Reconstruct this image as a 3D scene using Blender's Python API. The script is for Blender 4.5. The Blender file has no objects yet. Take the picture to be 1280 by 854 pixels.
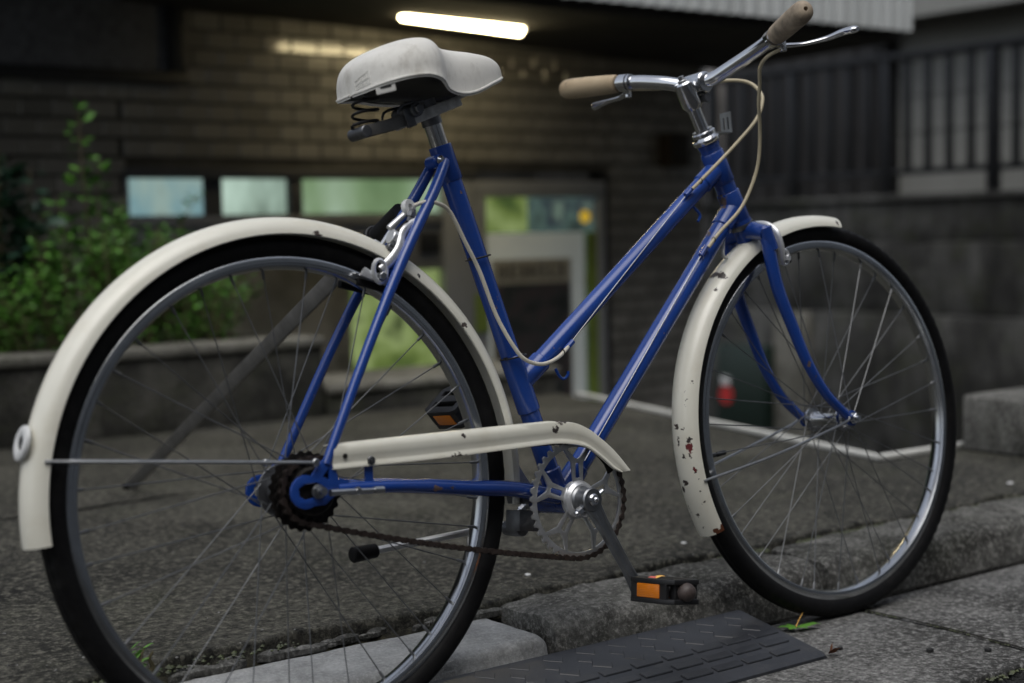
import bpy, bmesh, math, random
from mathutils import Vector, Matrix, noise as mnoise
PI = math.pi
R_ = math.radians
random.seed(7)
S = bpy.context.scene
COL = S.collection

# ------------------------------------------------------------------ camera
cam_d = bpy.data.cameras.new('camera')
cam = bpy.data.objects.new('camera', cam_d)
COL.objects.link(cam)
S.camera = cam
CAM_POS = Vector((-0.9053, -1.6584, 0.6519))
yaw, pit, rol = 0.63914, -0.07229, -0.02111
fw = Vector((math.sin(yaw)*math.cos(pit), math.cos(yaw)*math.cos(pit), math.sin(pit)))
rt0 = Vector((math.cos(yaw), -math.sin(yaw), 0))
up0 = rt0.cross(fw)
rt = rt0*math.cos(rol) + up0*math.sin(rol)
up = up0*math.cos(rol) - rt0*math.sin(rol)
m = Matrix((rt, up, -fw)).transposed().to_4x4()
m.translation = CAM_POS
cam.matrix_world = m
cam_d.sensor_width = 36
cam_d.lens = 36*1867.2/1280
cam_d.clip_start = 0.05
cam_d.clip_end = 600
cam_d.dof.use_dof = True
cam_d.dof.focus_distance = 2.18
cam_d.dof.aperture_fstop = 2.3
cam_d.dof.aperture_blades = 9

# ------------------------------------------------------------------ sky, sun, exposure
W = bpy.data.worlds.new('World')
S.world = W
W.use_nodes = True
nt = W.node_tree
bg = nt.nodes['Background']
sky = nt.nodes.new('ShaderNodeTexSky')
sky.sky_type = 'NISHITA'
sky.sun_disc = False
SUN_EL, SUN_AZ = R_(66), R_(222)          # azimuth measured from +Y clockwise
sky.sun_elevation = SUN_EL
sky.sun_rotation = SUN_AZ
sky.air_density = 1.0
sky.dust_density = 2.5
sky.ozone_density = 1.0
hs = nt.nodes.new('ShaderNodeHueSaturation')   # overcast: a grey sky
hs.inputs['Saturation'].default_value = 0.42
nt.links.new(sky.outputs[0], hs.inputs['Color'])
nt.links.new(hs.outputs[0], bg.inputs[0])
bg.inputs[1].default_value = 0.10
sun_d = bpy.data.lights.new('sun', 'SUN')
sun = bpy.data.objects.new('sun', sun_d)
COL.objects.link(sun)
sun_d.energy = 0.8
sun_d.angle = R_(60)
sun_d.color = (1.0, 0.985, 0.95)
sd = Vector((math.sin(SUN_AZ)*math.cos(SUN_EL), math.cos(SUN_AZ)*math.cos(SUN_EL), math.sin(SUN_EL)))
sun.rotation_euler = sd.to_track_quat('Z', 'Y').to_euler()
S.view_settings.view_transform = 'Standard'
S.view_settings.look = 'None'
S.view_settings.gamma = 1
S.view_settings.exposure = 0.72

# ------------------------------------------------------------------ object helpers
def tag(o, label=None, cat=None, group=None, kind=None):
    if label: o['label'] = label
    if cat: o['category'] = cat
    if group: o['group'] = group
    if kind: o['kind'] = kind
    return o

def empty(name, loc=(0, 0, 0), parent=None):
    o = bpy.data.objects.new(name, None)
    o.empty_display_size = 0.1
    COL.objects.link(o)
    o.location = loc
    if parent: o.parent = parent
    return o

def link_mesh(name, me, mat=None, parent=None, loc=(0, 0, 0)):
    if mat and not me.materials: me.materials.append(mat)
    o = bpy.data.objects.new(name, me)
    COL.objects.link(o)
    o.location = loc
    if parent: o.parent = parent
    return o

def smooth_basis(i, pts, closed):
    n = len(pts)
    if closed: return (pts[(i+1) % n] - pts[i-1]).normalized()
    a = pts[max(i-1, 0)]; b = pts[min(i+1, n-1)]
    return (b - a).normalized()

def spline(pts, sub=6):
    """Catmull-Rom through points (tuples of any length)."""
    P = [Vector(p) for p in pts]
    out = []
    n = len(P)
    for i in range(n-1):
        p0, p1, p2, p3 = P[max(i-1, 0)], P[i], P[i+1], P[min(i+2, n-1)]
        for k in range(sub):
            t = k/sub
            out.append(0.5*((2*p1) + (p2-p0)*t + (2*p0-5*p1+4*p2-p3)*t*t + (3*p1-p0-3*p2+p3)*t**3))
    out.append(P[-1])
    return out

class MB:
    def __init__(self):
        self.v = []; self.f = []
    def add(self, vs, fs):
        b = len(self.v)
        self.v += [Vector(v) for v in vs]
        self.f += [tuple(i+b for i in f) for f in fs]
        return self
    def tube(self, pts, r, n=12, closed=False, cap=True, flat=1.0, upv=None):
        """round tube along pts; r is a number or one radius per point; flat squeezes it along upv"""
        pts = [Vector(p) for p in pts]
        k = len(pts)
        rs = r if isinstance(r, (list, tuple)) else [r]*k
        if len(rs) != k:
            rs = [rs[0] + (rs[-1]-rs[0])*i/(k-1) for i in range(k)]
        t0 = smooth_basis(0, pts, closed)
        u = Vector(upv) if upv is not None else (Vector((0, 0, 1)) if abs(t0.z) < 0.9 else Vector((1, 0, 0)))
        vs = []; prev = t0
        for i in range(k):
            t = smooth_basis(i, pts, closed)
            q = prev.rotation_difference(t); u = q @ u
            u = (u - t*u.dot(t)).normalized()
            w = t.cross(u); prev = t
            for j in range(n):
                a = 2*PI*j/n
                vs.append(pts[i] + (u*math.cos(a)*flat + w*math.sin(a))*rs[i])
        fs = []
        for i in range(k if closed else k-1):
            i2 = (i+1) % k
            for j in range(n):
                j2 = (j+1) % n
                fs.append((i*n+j, i*n+j2, i2*n+j2, i2*n+j))
        if cap and not closed:
            fs.append(tuple(reversed(range(n))))
            fs.append(tuple((k-1)*n+j for j in range(n)))
        return self.add(vs, fs)
    def box(self, c, s, rot=None):
        hx, hy, hz = s[0]/2, s[1]/2, s[2]/2
        vs = [Vector((x, y, z)) for x in (-hx, hx) for y in (-hy, hy) for z in (-hz, hz)]
        if rot is not None: vs = [rot @ v for v in vs]
        vs = [v + Vector(c) for v in vs]
        return self.add(vs, [(0, 1, 3, 2), (4, 6, 7, 5), (0, 4, 5, 1), (2, 3, 7, 6), (0, 2, 6, 4), (1, 5, 7, 3)])
    def beam(self, a, b, w, h, upv=(0, 0, 1)):
        """rectangular bar from a to b: w across, h along upv"""
        a = Vector(a); b = Vector(b); t = (b-a).normalized()
        u = Vector(upv); u = (u - t*u.dot(t)).normalized(); s = t.cross(u)
        vs = [p + s*sx*w/2 + u*sz*h/2 for p in (a, b) for sx, sz in ((-1, -1), (1, -1), (1, 1), (-1, 1))]
        return self.add(vs, [(3, 2, 1, 0), (4, 5, 6, 7), (0, 1, 5, 4), (1, 2, 6, 5), (2, 3, 7, 6), (3, 0, 4, 7)])
    def lathe(self, prof, axis_o, axis_d, n=24, closed_prof=False, cap=False):
        """prof: list of (radius, along)"""
        d = Vector(axis_d).normalized(); o = Vector(axis_o)
        u = Vector((0, 0, 1)) if abs(d.z) < 0.9 else Vector((1, 0, 0))
        u = (u - d*u.dot(d)).normalized(); w = d.cross(u)
        k = len(prof); vs = []
        for j in range(n):
            a = 2*PI*j/n; e = u*math.cos(a) + w*math.sin(a)
            for r, h in prof: vs.append(o + d*h + e*r)
        fs = []
        for j in range(n):
            j2 = (j+1) % n
            for i in range(k if closed_prof else k-1):
                i2 = (i+1) % k
                fs.append((j*k+i, j2*k+i, j2*k+i2, j*k+i2))
        if cap:
            fs.append(tuple(j*k for j in range(n)))
            fs.append(tuple(j*k+k-1 for j in reversed(range(n))))
        return self.add(vs, fs)
    def cyl(self, a, b, r, n=12, bev=0.0):
        a = Vector(a); b = Vector(b); L = (b-a).length
        bev = min(bev, r*0.9, L*0.45)
        if bev > 0:
            return self.lathe([(0.0001, 0), (r-bev, 0), (r, bev), (r, L-bev), (r-bev, L), (0.0001, L)], a, b-a, n)
        return self.lathe([(0.0001, 0), (r, 0), (r, L), (0.0001, L)], a, b-a, n)
    def ball(self, c, r, n=12, sc=(1, 1, 1)):
        k = n//2; vs = []; fs = []
        for i in range(k+1):
            th = PI*i/k
            for j in range(n):
                ph = 2*PI*j/n
                vs.append(Vector(c) + Vector((r*math.sin(th)*math.cos(ph)*sc[0], r*math.sin(th)*math.sin(ph)*sc[1], r*math.cos(th)*sc[2])))
        for i in range(k):
            for j in range(n):
                j2 = (j+1) % n
                fs.append((i*n+j, (i+1)*n+j, (i+1)*n+j2, i*n+j2))
        return self.add(vs, fs)
    def grid(self, rows, closed_u=False, closed_v=False):
        k = len(rows[0]); vs = [p for r in rows for p in r]; fs = []
        for i in range(len(rows) if closed_v else len(rows)-1):
            i2 = (i+1) % len(rows)
            for j in range(k if closed_u else k-1):
                j2 = (j+1) % k
                fs.append((i*k+j, i*k+j2, i2*k+j2, i2*k+j))
        return self.add(vs, fs)
    def prism(self, poly, axis, t):
        """extrude a closed outline (list of 3-d points, simple polygon) along axis by t"""
        a = Vector(axis)*t; n = len(poly); P = [Vector(p) for p in poly]
        return self.add(P + [p+a for p in P],
                        [tuple(reversed(range(n))), tuple(range(n, 2*n))] + [(i, (i+1) % n, n+(i+1) % n, n+i) for i in range(n)])
    def mesh(self, name, weld=True, sharp=35, bevel=0.0, bseg=2, solid=0.0, recalc=True, smooth=True):
        bm = bmesh.new()
        vv = [bm.verts.new(v) for v in self.v]
        for f in self.f:
            try: bm.faces.new([vv[i] for i in f])
            except ValueError: pass
        if weld: bmesh.ops.remove_doubles(bm, verts=bm.verts, dist=1e-5)
        if recalc: bmesh.ops.recalc_face_normals(bm, faces=bm.faces)
        if solid:
            bmesh.ops.solidify(bm, geom=bm.faces[:], thickness=solid)
            bmesh.ops.recalc_face_normals(bm, faces=bm.faces)
        if bevel:
            es = [e for e in bm.edges if e.is_manifold and e.calc_face_angle(0) > R_(40)]
            bmesh.ops.bevel(bm, geom=es, offset=bevel, segments=bseg, profile=0.5, affect='EDGES', clamp_overlap=True)
        me = bpy.data.meshes.new(name)
        bm.to_mesh(me); bm.free()
        if smooth:
            me.polygons.foreach_set('use_smooth', [True]*len(me.polygons))
            me.set_sharp_from_angle(angle=R_(sharp))
        return me
    def build(self, name, mat=None, parent=None, loc=(0, 0, 0), **kw):
        return link_mesh(name, self.mesh(name, **kw), mat, parent, loc)

def extrude_holes(outer, holes, t, name, bev=0.0):
    """flat plate in XY with holes, thickness t along Z, as a mesh (2-d curve filled)"""
    cu = bpy.data.curves.new(name, 'CURVE')
    cu.dimensions = '2D'; cu.fill_mode = 'BOTH'
    cu.extrude = t/2 - bev; cu.bevel_depth = bev; cu.bevel_resolution = 1
    for loop in [outer] + holes:
        sp = cu.splines.new('POLY'); sp.points.add(len(loop)-1); sp.use_cyclic_u = True
        for p, q in zip(sp.points, loop): p.co = (q[0], q[1], 0, 1)
    o = bpy.data.objects.new(name, cu); COL.objects.link(o)
    dg = bpy.context.evaluated_depsgraph_get()
    me = bpy.data.meshes.new_from_object(o.evaluated_get(dg))
    bpy.data.objects.remove(o); bpy.data.curves.remove(cu)
    me.name = name
    bm = bmesh.new(); bm.from_mesh(me)
    bmesh.ops.remove_doubles(bm, verts=bm.verts, dist=1e-6)
    bmesh.ops.recalc_face_normals(bm, faces=bm.faces)
    bm.to_mesh(me); bm.free()
    me.polygons.foreach_set('use_smooth', [True]*len(me.polygons))
    me.set_sharp_from_angle(angle=R_(30))
    return me

def copy_tree(o, parent=None):
    c = o.copy(); COL.objects.link(c)
    if parent: c.parent = parent
    for ch in [x for x in bpy.data.objects if x.parent == o]: copy_tree(ch, c)
    return c

# ------------------------------------------------------------------ material helpers
class NT:
    def __init__(self, name):
        self.m = bpy.data.materials.new(name); self.m.use_nodes = True
        self.t = self.m.node_tree; self.b = self.t.nodes['Principled BSDF']
        self.tc = self.t.nodes.new('ShaderNodeTexCoord')
        self.obj = self.tc.outputs['Object']
    def n(self, kind, **kw):
        x = self.t.nodes.new(kind)
        for k, v in kw.items(): setattr(x, k, v)
        return x
    def l(self, a, b): self.t.links.new(a, b)
    def val(self, sock, v):
        if isinstance(v, bpy.types.NodeSocket): self.l(v, sock)
        else: sock.default_value = v
    def mapping(self, vec, scale=(1, 1, 1), loc=(0, 0, 0), rot=(0, 0, 0)):
        x = self.n('ShaderNodeMapping'); self.l(vec, x.inputs[0])
        x.inputs['Scale'].default_value = scale; x.inputs['Location'].default_value = loc; x.inputs['Rotation'].default_value = rot
        return x.outputs[0]
    def noise(self, scale, detail=4, rough=0.55, vec=None, dist=0.0, out=0):
        x = self.n('ShaderNodeTexNoise'); self.l(vec or self.obj, x.inputs['Vector'])
        x.inputs['Scale'].default_value = scale; x.inputs['Detail'].default_value = detail
        x.inputs['Roughness'].default_value = rough; x.inputs['Distortion'].default_value = dist
        return x.outputs[out]
    def voronoi(self, scale, vec=None, feature='F1', out='Distance', rand=1.0):
        x = self.n('ShaderNodeTexVoronoi', feature=feature); self.l(vec or self.obj, x.inputs['Vector'])
        x.inputs['Scale'].default_value = scale; x.inputs['Randomness'].default_value = rand
        return x.outputs[out]
    def ramp(self, fac, stops, interp='LINEAR'):
        x = self.n('ShaderNodeValToRGB'); self.val(x.inputs[0], fac)
        e = x.color_ramp.elements; x.color_ramp.interpolation = interp
        while len(e) < len(stops): e.new(0.5)
        for el, (p, c) in zip(e, stops):
            el.position = p
            el.color = c if len(c) == 4 else (*c, 1)
        return x.outputs[0]
    def fac(self, f, lo, hi):
        x = self.n('ShaderNodeMapRange'); self.val(x.inputs[0], f)
        x.inputs[1].default_value = lo; x.inputs[2].default_value = hi
        return x.outputs[0]
    def math(self, op, a, b=0.0, c=0.0, clamp=False):
        x = self.n('ShaderNodeMath', operation=op, use_clamp=clamp)
        self.val(x.inputs[0], a); self.val(x.inputs[1], b); self.val(x.inputs[2], c)
        return x.outputs[0]
    def mix(self, f, a, b, blend='MIX'):
        x = self.n('ShaderNodeMix', data_type='RGBA', blend_type=blend)
        self.val(x.inputs[0], f)
        for i, v in ((6, a), (7, b)):
            if isinstance(v, tuple): v = v if len(v) == 4 else (*v, 1)
            self.val(x.inputs[i], v)
        return x.outputs[2]
    def bump(self, h, strength=0.3, dist=0.01, normal=None):
        x = self.n('ShaderNodeBump'); self.l(h, x.inputs['Height'])
        x.inputs['Strength'].default_value = strength; x.inputs['Distance'].default_value = dist
        if normal: self.l(normal, x.inputs['Normal'])
        return x.outputs[0]
    def xyz(self, vec=None):
        x = self.n('ShaderNodeSeparateXYZ'); self.l(vec or self.obj, x.inputs[0]); return x.outputs
    def set(self, color=None, rough=None, metal=None, normal=None, coat=None, coat_rough=None, emit=None, emit_s=None, spec=None, sub=None, trans=None, alpha=None):
        I = self.b.inputs
        for k, v in (('Base Color', color), ('Roughness', rough), ('Metallic', metal), ('Normal', normal), ('Coat Weight', coat),
                     ('Coat Roughness', coat_rough), ('Emission Color', emit), ('Emission Strength', emit_s), ('Specular IOR Level', spec),
                     ('Subsurface Weight', sub), ('Transmission Weight', trans), ('Alpha', alpha)):
            if v is None: continue
            if isinstance(v, tuple): v = v if len(v) == 4 else (*v, 1)
            self.val(I[k], v)
        return self.m

def spots_mask(T, spots, wob=0.004, nscale=160):
    """union of worn spots at given object-space points: (centre, radius, stretch xyz); ragged rims by noise"""
    nz = T.n('ShaderNodeTexNoise'); T.l(T.obj, nz.inputs['Vector'])
    nz.inputs['Scale'].default_value = nscale; nz.inputs['Detail'].default_value = 3
    sub = T.n('ShaderNodeVectorMath', operation='SUBTRACT'); T.l(nz.outputs['Color'], sub.inputs[0]); sub.inputs[1].default_value = (.5, .5, .5)
    scl = T.n('ShaderNodeVectorMath', operation='SCALE'); T.l(sub.outputs[0], scl.inputs[0]); scl.inputs['Scale'].default_value = wob*4
    add = T.n('ShaderNodeVectorMath', operation='ADD'); T.l(T.obj, add.inputs[0]); T.l(scl.outputs[0], add.inputs[1])
    best = None
    for c, r, st in spots:
        d = T.n('ShaderNodeVectorMath', operation='SUBTRACT'); T.l(add.outputs[0], d.inputs[0]); d.inputs[1].default_value = c
        mu = T.n('ShaderNodeVectorMath', operation='MULTIPLY'); T.l(d.outputs[0], mu.inputs[0]); mu.inputs[1].default_value = st
        ln = T.n('ShaderNodeVectorMath', operation='LENGTH'); T.l(mu.outputs[0], ln.inputs[0])
        v = T.math('DIVIDE', ln.outputs['Value'], r)
        best = v if best is None else T.math('MINIMUM', best, v)
    return T.math('SUBTRACT', 1.0, T.fac(best, 0.85, 1.05), clamp=True)

# ------------------------------------------------------------------ materials
M = {}
def concrete(name, dark, light, patch=4.5, grain=150, speck=0.6, rough=0.85, bump=0.6, moss=0.0, stain=0.6, streak=0.0, agg=0.0):
    """weathered concrete: broad light and dark patches, stains, grains of sand and stone"""
    T = NT(name)
    a = T.noise(patch, 8, 0.68, dist=0.4)
    c = T.ramp(a, [(0.39, dark), (0.50, tuple((x+y)/2 for x, y in zip(dark, light))), (0.59, light)])
    st = T.noise(patch*0.7, 6, 0.66, vec=T.mapping(T.obj, (1.2, 1, 0.7), (3, 1, 7)), dist=1.0)
    c = T.mix(T.math('MULTIPLY', T.fac(st, 0.50, 0.66), stain), c, tuple(x*0.45 for x in dark))
    if streak:
        sk = T.noise(22, 5, 0.7, vec=T.mapping(T.obj, (1, 1, 0.10), (1, 2, 3)))
        c = T.mix(T.math('MULTIPLY', T.fac(sk, 0.46, 0.68), streak), c, tuple(x*0.4 for x in dark))
    if moss:
        mo = T.noise(6, 7, 0.72, vec=T.mapping(T.obj, (1, 1, 1), (9, 4, 2)))
        c = T.mix(T.math('MULTIPLY', T.fac(mo, 0.50, 0.66), moss), c, (0.030, 0.036, 0.012))
    g = T.noise(grain, 6, 0.85)
    c = T.mix(T.math('MULTIPLY', T.fac(g, 0.515, 0.60), speck), c, tuple(min(1, x*2.3) for x in light))
    c = T.mix(T.math('MULTIPLY', T.fac(g, 0.485, 0.40), speck), c, tuple(x*0.3 for x in dark))
    if agg:
        vd = T.voronoi(95); sx = T.n('ShaderNodeSeparateColor'); T.l(T.voronoi(95, out='Color'), sx.inputs[0])
        am = T.math('MULTIPLY', T.math('SUBTRACT', 1.0, T.fac(vd, 0.22, 0.42), clamp=True), T.math('GREATER_THAN', sx.outputs[0], 0.72))
        c = T.mix(T.math('MULTIPLY', am, agg), c, T.mix(sx.outputs[1], tuple(x*0.3 for x in dark), tuple(min(1, x*3) for x in light)))
    nn = T.bump(g, bump, 0.006)
    nn = T.bump(T.noise(26, 6, 0.7), 0.4, 0.014, nn)
    M[name] = T.set(color=c, rough=rough, normal=nn, spec=0.35)
    return T
concrete('platform', (0.0150, 0.0146, 0.0115), (0.076, 0.073, 0.059), patch=2.6, grain=62, speck=0.95, rough=0.7, bump=1.0, stain=1.0, agg=0.6, moss=0.35)
concrete('kerb_old', (0.040, 0.039, 0.034), (0.200, 0.197, 0.182), patch=5, grain=110, speck=0.45, bump=0.6, moss=0.25, stain=0.6, streak=0.55)
concrete('kerb_new', (0.32, 0.325, 0.32), (0.47, 0.475, 0.465), patch=6, grain=170, speck=0.2, bump=0.4, stain=0.45, streak=0.35)
concrete('gutter', (0.050, 0.049, 0.046), (0.185, 0.183, 0.175), patch=3.6, grain=85, speck=0.75, bump=0.9, stain=0.6, agg=0.6)
concrete('asphalt', (0.012, 0.012, 0.012), (0.035, 0.035, 0.034), grain=90, bump=1.0)
concrete('old_wall', (0.013, 0.013, 0.012), (0.110, 0.110, 0.104), patch=1.6, grain=80, speck=0.2, bump=0.3, moss=0.6, stain=0.9, streak=0.7)
concrete('planter', (0.020, 0.020, 0.016), (0.085, 0.082, 0.070), patch=4, grain=120, speck=0.3, bump=0.4, moss=0.6, stain=0.8, streak=0.6)
concrete('cap', (0.095, 0.092, 0.076), (0.215, 0.208, 0.180), patch=4, grain=140, speck=0.3, bump=0.3, moss=0.5, stain=0.6)
concrete('soil', (0.02, 0.014, 0.009), (0.05, 0.036, 0.022), grain=140, bump=1.0)
concrete('mortar', (0.040, 0.040, 0.038), (0.080, 0.078, 0.074), grain=200, bump=0.4, speck=0.2)
concrete('dirt', (0.007, 0.006, 0.0045), (0.018, 0.016, 0.012), grain=180, bump=1.0)
concrete('joint_soil', (0.018, 0.016, 0.008), (0.060, 0.054, 0.032), patch=9, grain=150, bump=1.0, stain=0.8)

def plain(name, col, rough=0.5, metal=0.0, var=0.25, vs=12, bump=0.0, bs=60, **kw):
    T = NT(name)
    a = T.noise(vs, 5, 0.6)
    c = T.mix(T.fac(a, 0.3, 0.7), tuple(x*(1-var) for x in col), tuple(min(1, x*(1+var)) for x in col))
    r = T.math('MULTIPLY_ADD', T.noise(vs*3, 4, 0.6, vec=T.mapping(T.obj, (1, 1, 1), (5, 5, 5))), 0.25*rough, rough*0.88)
    nn = T.bump(T.noise(bs, 4, 0.6), bump, 0.002) if bump else None
    M[name] = T.set(color=c, rough=r, metal=metal, normal=nn, **kw)
    return T

# bicycle paint: deep blue enamel with a few scuffs
T = NT('blue_paint')
a = T.noise(5, 4, 0.6)
c = T.mix(T.fac(a, 0.3, 0.7), (0.008, 0.044, 0.240), (0.011, 0.056, 0.295))
sc = T.noise(55, 5, 0.75, vec=T.mapping(T.obj, (1, 1, 0.6), (3, 2, 8)))
scuff = T.math('MULTIPLY', T.fac(sc, 0.675, 0.70), 0.8)
knock = spots_mask(T, [((0.864, -0.058, 0.530), .0038, (1, .5, .7)), ((0.869, -0.058, 0.524), .0025, (1, .5, 1)), ((0.920, -0.058, 0.427), .0036, (1, .5, .6)), ((0.932, -0.058, 0.406), .0022, (1, .5, 1)), ((0.180, -0.062, 0.313), .0045, (.5, .5, 1.2)), ((0.205, -0.062, 0.311), .0025, (.5, .5, 1)), ((0.113, -0.055, 0.556), .0028, (1, .5, 1)), ((0.020, 0.05, 0.447), .006, (1, .5, .6)), ((0.594, -0.014, 0.580), .0025, (1, .5, 1)), ((0.292, -0.013, 0.714), .003, (1, .5, 1)), ((0.815, 0.0, 0.700), .006, (1.5, .6, .35)), ((0.775, 0.0, 0.655), .005, (1.5, .6, .35))])
scuff = T.math('MAXIMUM', scuff, knock)
c = T.mix(scuff, c, T.mix(T.fac(T.noise(60), .4, .6), (0.16, 0.10, 0.08), (0.05, 0.035, 0.03)))
gr = T.noise(8, 6, 0.75, vec=T.mapping(T.obj, (1, 1, 1), (7, 7, 7)))
c = T.mix(T.math('MULTIPLY', T.fac(gr, 0.5, 0.75), 0.18), c, (0.035, 0.045, 0.085))
du = T.noise(14, 6, 0.7)
c = T.mix(T.math('MULTIPLY', T.fac(du, 0.5, 0.8), 0.14), c, (0.16, 0.16, 0.17))
rr = T.math('ADD', T.math('MULTIPLY_ADD', du, 0.18, 0.15), T.math('MULTIPLY', scuff, 0.4))
M['blue_paint'] = T.set(color=c, rough=rr, normal=T.bump(T.noise(40, 3, 0.5), 0.04, 0.002), coat=0.35, coat_rough=0.18, spec=0.55)

def cream(name, spots=(), rust=(), red=(), col=((0.70, 0.682, 0.580), (0.80, 0.787, 0.690)), speck=0.668):
    T = NT(name)
    a = T.noise(6, 5, 0.6)
    c = T.mix(T.fac(a, 0.3, 0.7), *col)
    y = T.noise(17, 6, 0.7, vec=T.mapping(T.obj, (1, 1, 1), (2, 8, 3)))
    c = T.mix(T.math('MULTIPLY', T.fac(y, 0.5, 0.8), 0.3), c, (0.50, 0.42, 0.28))
    g = T.noise(70, 5, 0.7)
    chips = T.fac(g, speck, speck+0.02)
    if spots: chips = T.math('MAXIMUM', chips, spots_mask(T, spots))
    dark = T.mix(T.fac(T.noise(90, 4, .7), 0.35, 0.65), (0.016, 0.013, 0.013), (0.075, 0.055, 0.045))
    c = T.mix(chips, c, dark)
    if red: 
        rm = spots_mask(T, red); c = T.mix(rm, c, (0.13, 0.012, 0.014))
        chips = T.math('MAXIMUM', chips, rm)
    if rust:
        rm = spots_mask(T, rust, 0.006, 80); c = T.mix(rm, c, T.mix(T.noise(60), (0.16, 0.045, 0.012), (0.05, 0.018, 0.008)))
    M[name] = T.set(color=c, rough=T.math('MULTIPLY_ADD', chips, 0.4, T.math('MULTIPLY_ADD', y, 0.15, 0.26)),
                    normal=T.bump(T.math('SUBTRACT', 1.0, chips), 0.5, 0.0006), coat=0.4, coat_rough=0.12)
    return T
cream('cream_rear', speck=0.76, spots=[((0.268, -0.027, 0.198), 0.0035, (.7, 1, .7)), ((0.05, -0.027, 0.328), 0.004, (.6, 1, 1)), ((0.2, -0.027, 0.268), 0.003, (1, 1, 1))])
cream('cream_guard', speck=0.72, spots=[((0.381, -0.064, 0.3705), 0.006, (1, 1, 1)), ((0.394, -0.058, 0.3795), 0.008, (.6, 1, 1.3)), ((0.41, -0.055, 0.378), 0.006, (.5, 1, 1)),
                            ((0.215, -0.066, 0.349), 0.006, (.4, 1, 1)), ((0.225, -0.066, 0.379), 0.004, (1, 1, 1))])
plain('post_steel', (0.55, 0.55, 0.55), rough=0.2, metal=1.0, var=0.08, vs=30)
plain('galvanised', (0.62, 0.625, 0.62), rough=0.42, metal=0.15, var=0.3, vs=60, bump=0.15)
plain('frame_grey', (0.055, 0.056, 0.06), rough=0.5, metal=0.2, var=0.15, vs=8)
plain('bar_grey', (0.20, 0.195, 0.185), rough=0.5, metal=0.5, var=0.25, vs=20)
T = plain('chrome', (0.66, 0.67, 0.69), rough=0.16, metal=1.0, var=0.06, vs=30)
plain('steel', (0.42, 0.43, 0.44), rough=0.34, metal=1.0, var=0.2, vs=25, bump=0.1, bs=90)
plain('rim_metal', (0.55, 0.565, 0.58), rough=0.20, metal=1.0, var=0.12, vs=18)
plain('alloy', (0.74, 0.75, 0.76), rough=0.30, metal=0.65, var=0.1, vs=40)
plain('alloy_ring', (0.68, 0.68, 0.67), rough=0.30, metal=0.85, var=0.2, vs=30, bump=0.06)
plain('crank_steel', (0.30, 0.31, 0.32), rough=0.38, metal=1.0, var=0.2, vs=30, bump=0.1)
plain('dull_steel', (0.17, 0.175, 0.185), rough=0.45, metal=0.9, var=0.3, vs=40, bump=0.15)
plain('greasy', (0.014, 0.012, 0.011), rough=0.6, metal=0.6, var=0.5, vs=60, bump=0.4, bs=160)
plain('chain', (0.060, 0.046, 0.040), rough=0.45, metal=0.7, var=0.5, vs=50, bump=0.3, bs=300)
T = NT('rubber')
a = T.noise(9, 6, 0.75); b = T.noise(90, 4, 0.7)
c = T.mix(T.fac(b, 0.3, 0.7), (0.003, 0.003, 0.0033), (0.0065, 0.0065, 0.007))
c = T.mix(T.math('MULTIPLY', T.math('MULTIPLY', T.fac(a, 0.48, 0.72), T.fac(b, 0.35, 0.65)), 0.22), c, (0.045, 0.042, 0.036))
M['rubber'] = T.set(color=c, rough=0.58, normal=T.bump(b, 0.12, 0.001), spec=0.16)
plain('black_plastic', (0.012, 0.012, 0.013), rough=0.45, var=0.3, vs=30)
plain('spring_steel', (0.012, 0.011, 0.012), rough=0.4, metal=0.3, var=0.3, vs=60)
plain('spoke_steel', (0.20, 0.205, 0.21), rough=0.5, metal=1.0, var=0.15, vs=30)
plain('cable_cream', (0.52, 0.45, 0.30), rough=0.42, var=0.12, vs=30)
plain('cable_white', (0.62, 0.59, 0.50), rough=0.42, var=0.12, vs=30)
plain('white_plastic', (0.66, 0.67, 0.66), rough=0.35, var=0.08, vs=20)
# saddle vinyl with dirt
T = NT('saddle_vinyl')
a = T.noise(9, 6, 0.65); d = T.noise(26, 6, 0.72, vec=T.mapping(T.obj, (1, 1, 0.5), (1, 7, 3)))
c = T.mix(T.fac(a, 0.3, 0.7), (0.66, 0.648, 0.600), (0.77, 0.758, 0.710))
c = T.mix(T.math('MULTIPLY', T.fac(d, 0.53, 0.74), 0.45), c, (0.22, 0.19, 0.14))
c = T.mix(T.math('MULTIPLY', T.fac(T.noise(7, 5, .7, vec=T.mapping(T.obj, (1, 1, 1), (4, 4, 1))), 0.56, 0.75), 0.35), c, (0.25, 0.22, 0.17))
M['saddle_vinyl'] = T.set(color=c, rough=0.62, normal=T.bump(T.noise(420, 3, 0.6), 0.12, 0.001), spec=0.3)
# wood-like cream grips
T = NT('grip')
a = T.noise(30, 5, 0.6, vec=T.mapping(T.obj, (1, 0.12, 1)))
c = T.mix(T.fac(a, 0.35, 0.7), (0.50, 0.40, 0.26), (0.34, 0.25, 0.15))
d = T.noise(40, 6, 0.75)
c = T.mix(T.math('MULTIPLY', T.fac(d, 0.56, 0.66), 0.6), c, (0.09, 0.07, 0.05))
M['grip'] = T.set(color=c, rough=0.62, normal=T.bump(d, 0.15, 0.001))
plain('grip_dirty', (0.34, 0.275, 0.20), rough=0.7, var=0.45, vs=45, bump=0.3, bs=150)
T = NT('amber')
v = T.voronoi(420, feature='F1', rand=0.0)
M['amber'] = T.set(color=T.mix(T.fac(v, 0, 1), (0.75, 0.22, 0.01), (0.55, 0.14, 0.005)), rough=0.22, normal=T.bump(v, 0.5, 0.001), coat=0.5)
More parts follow.
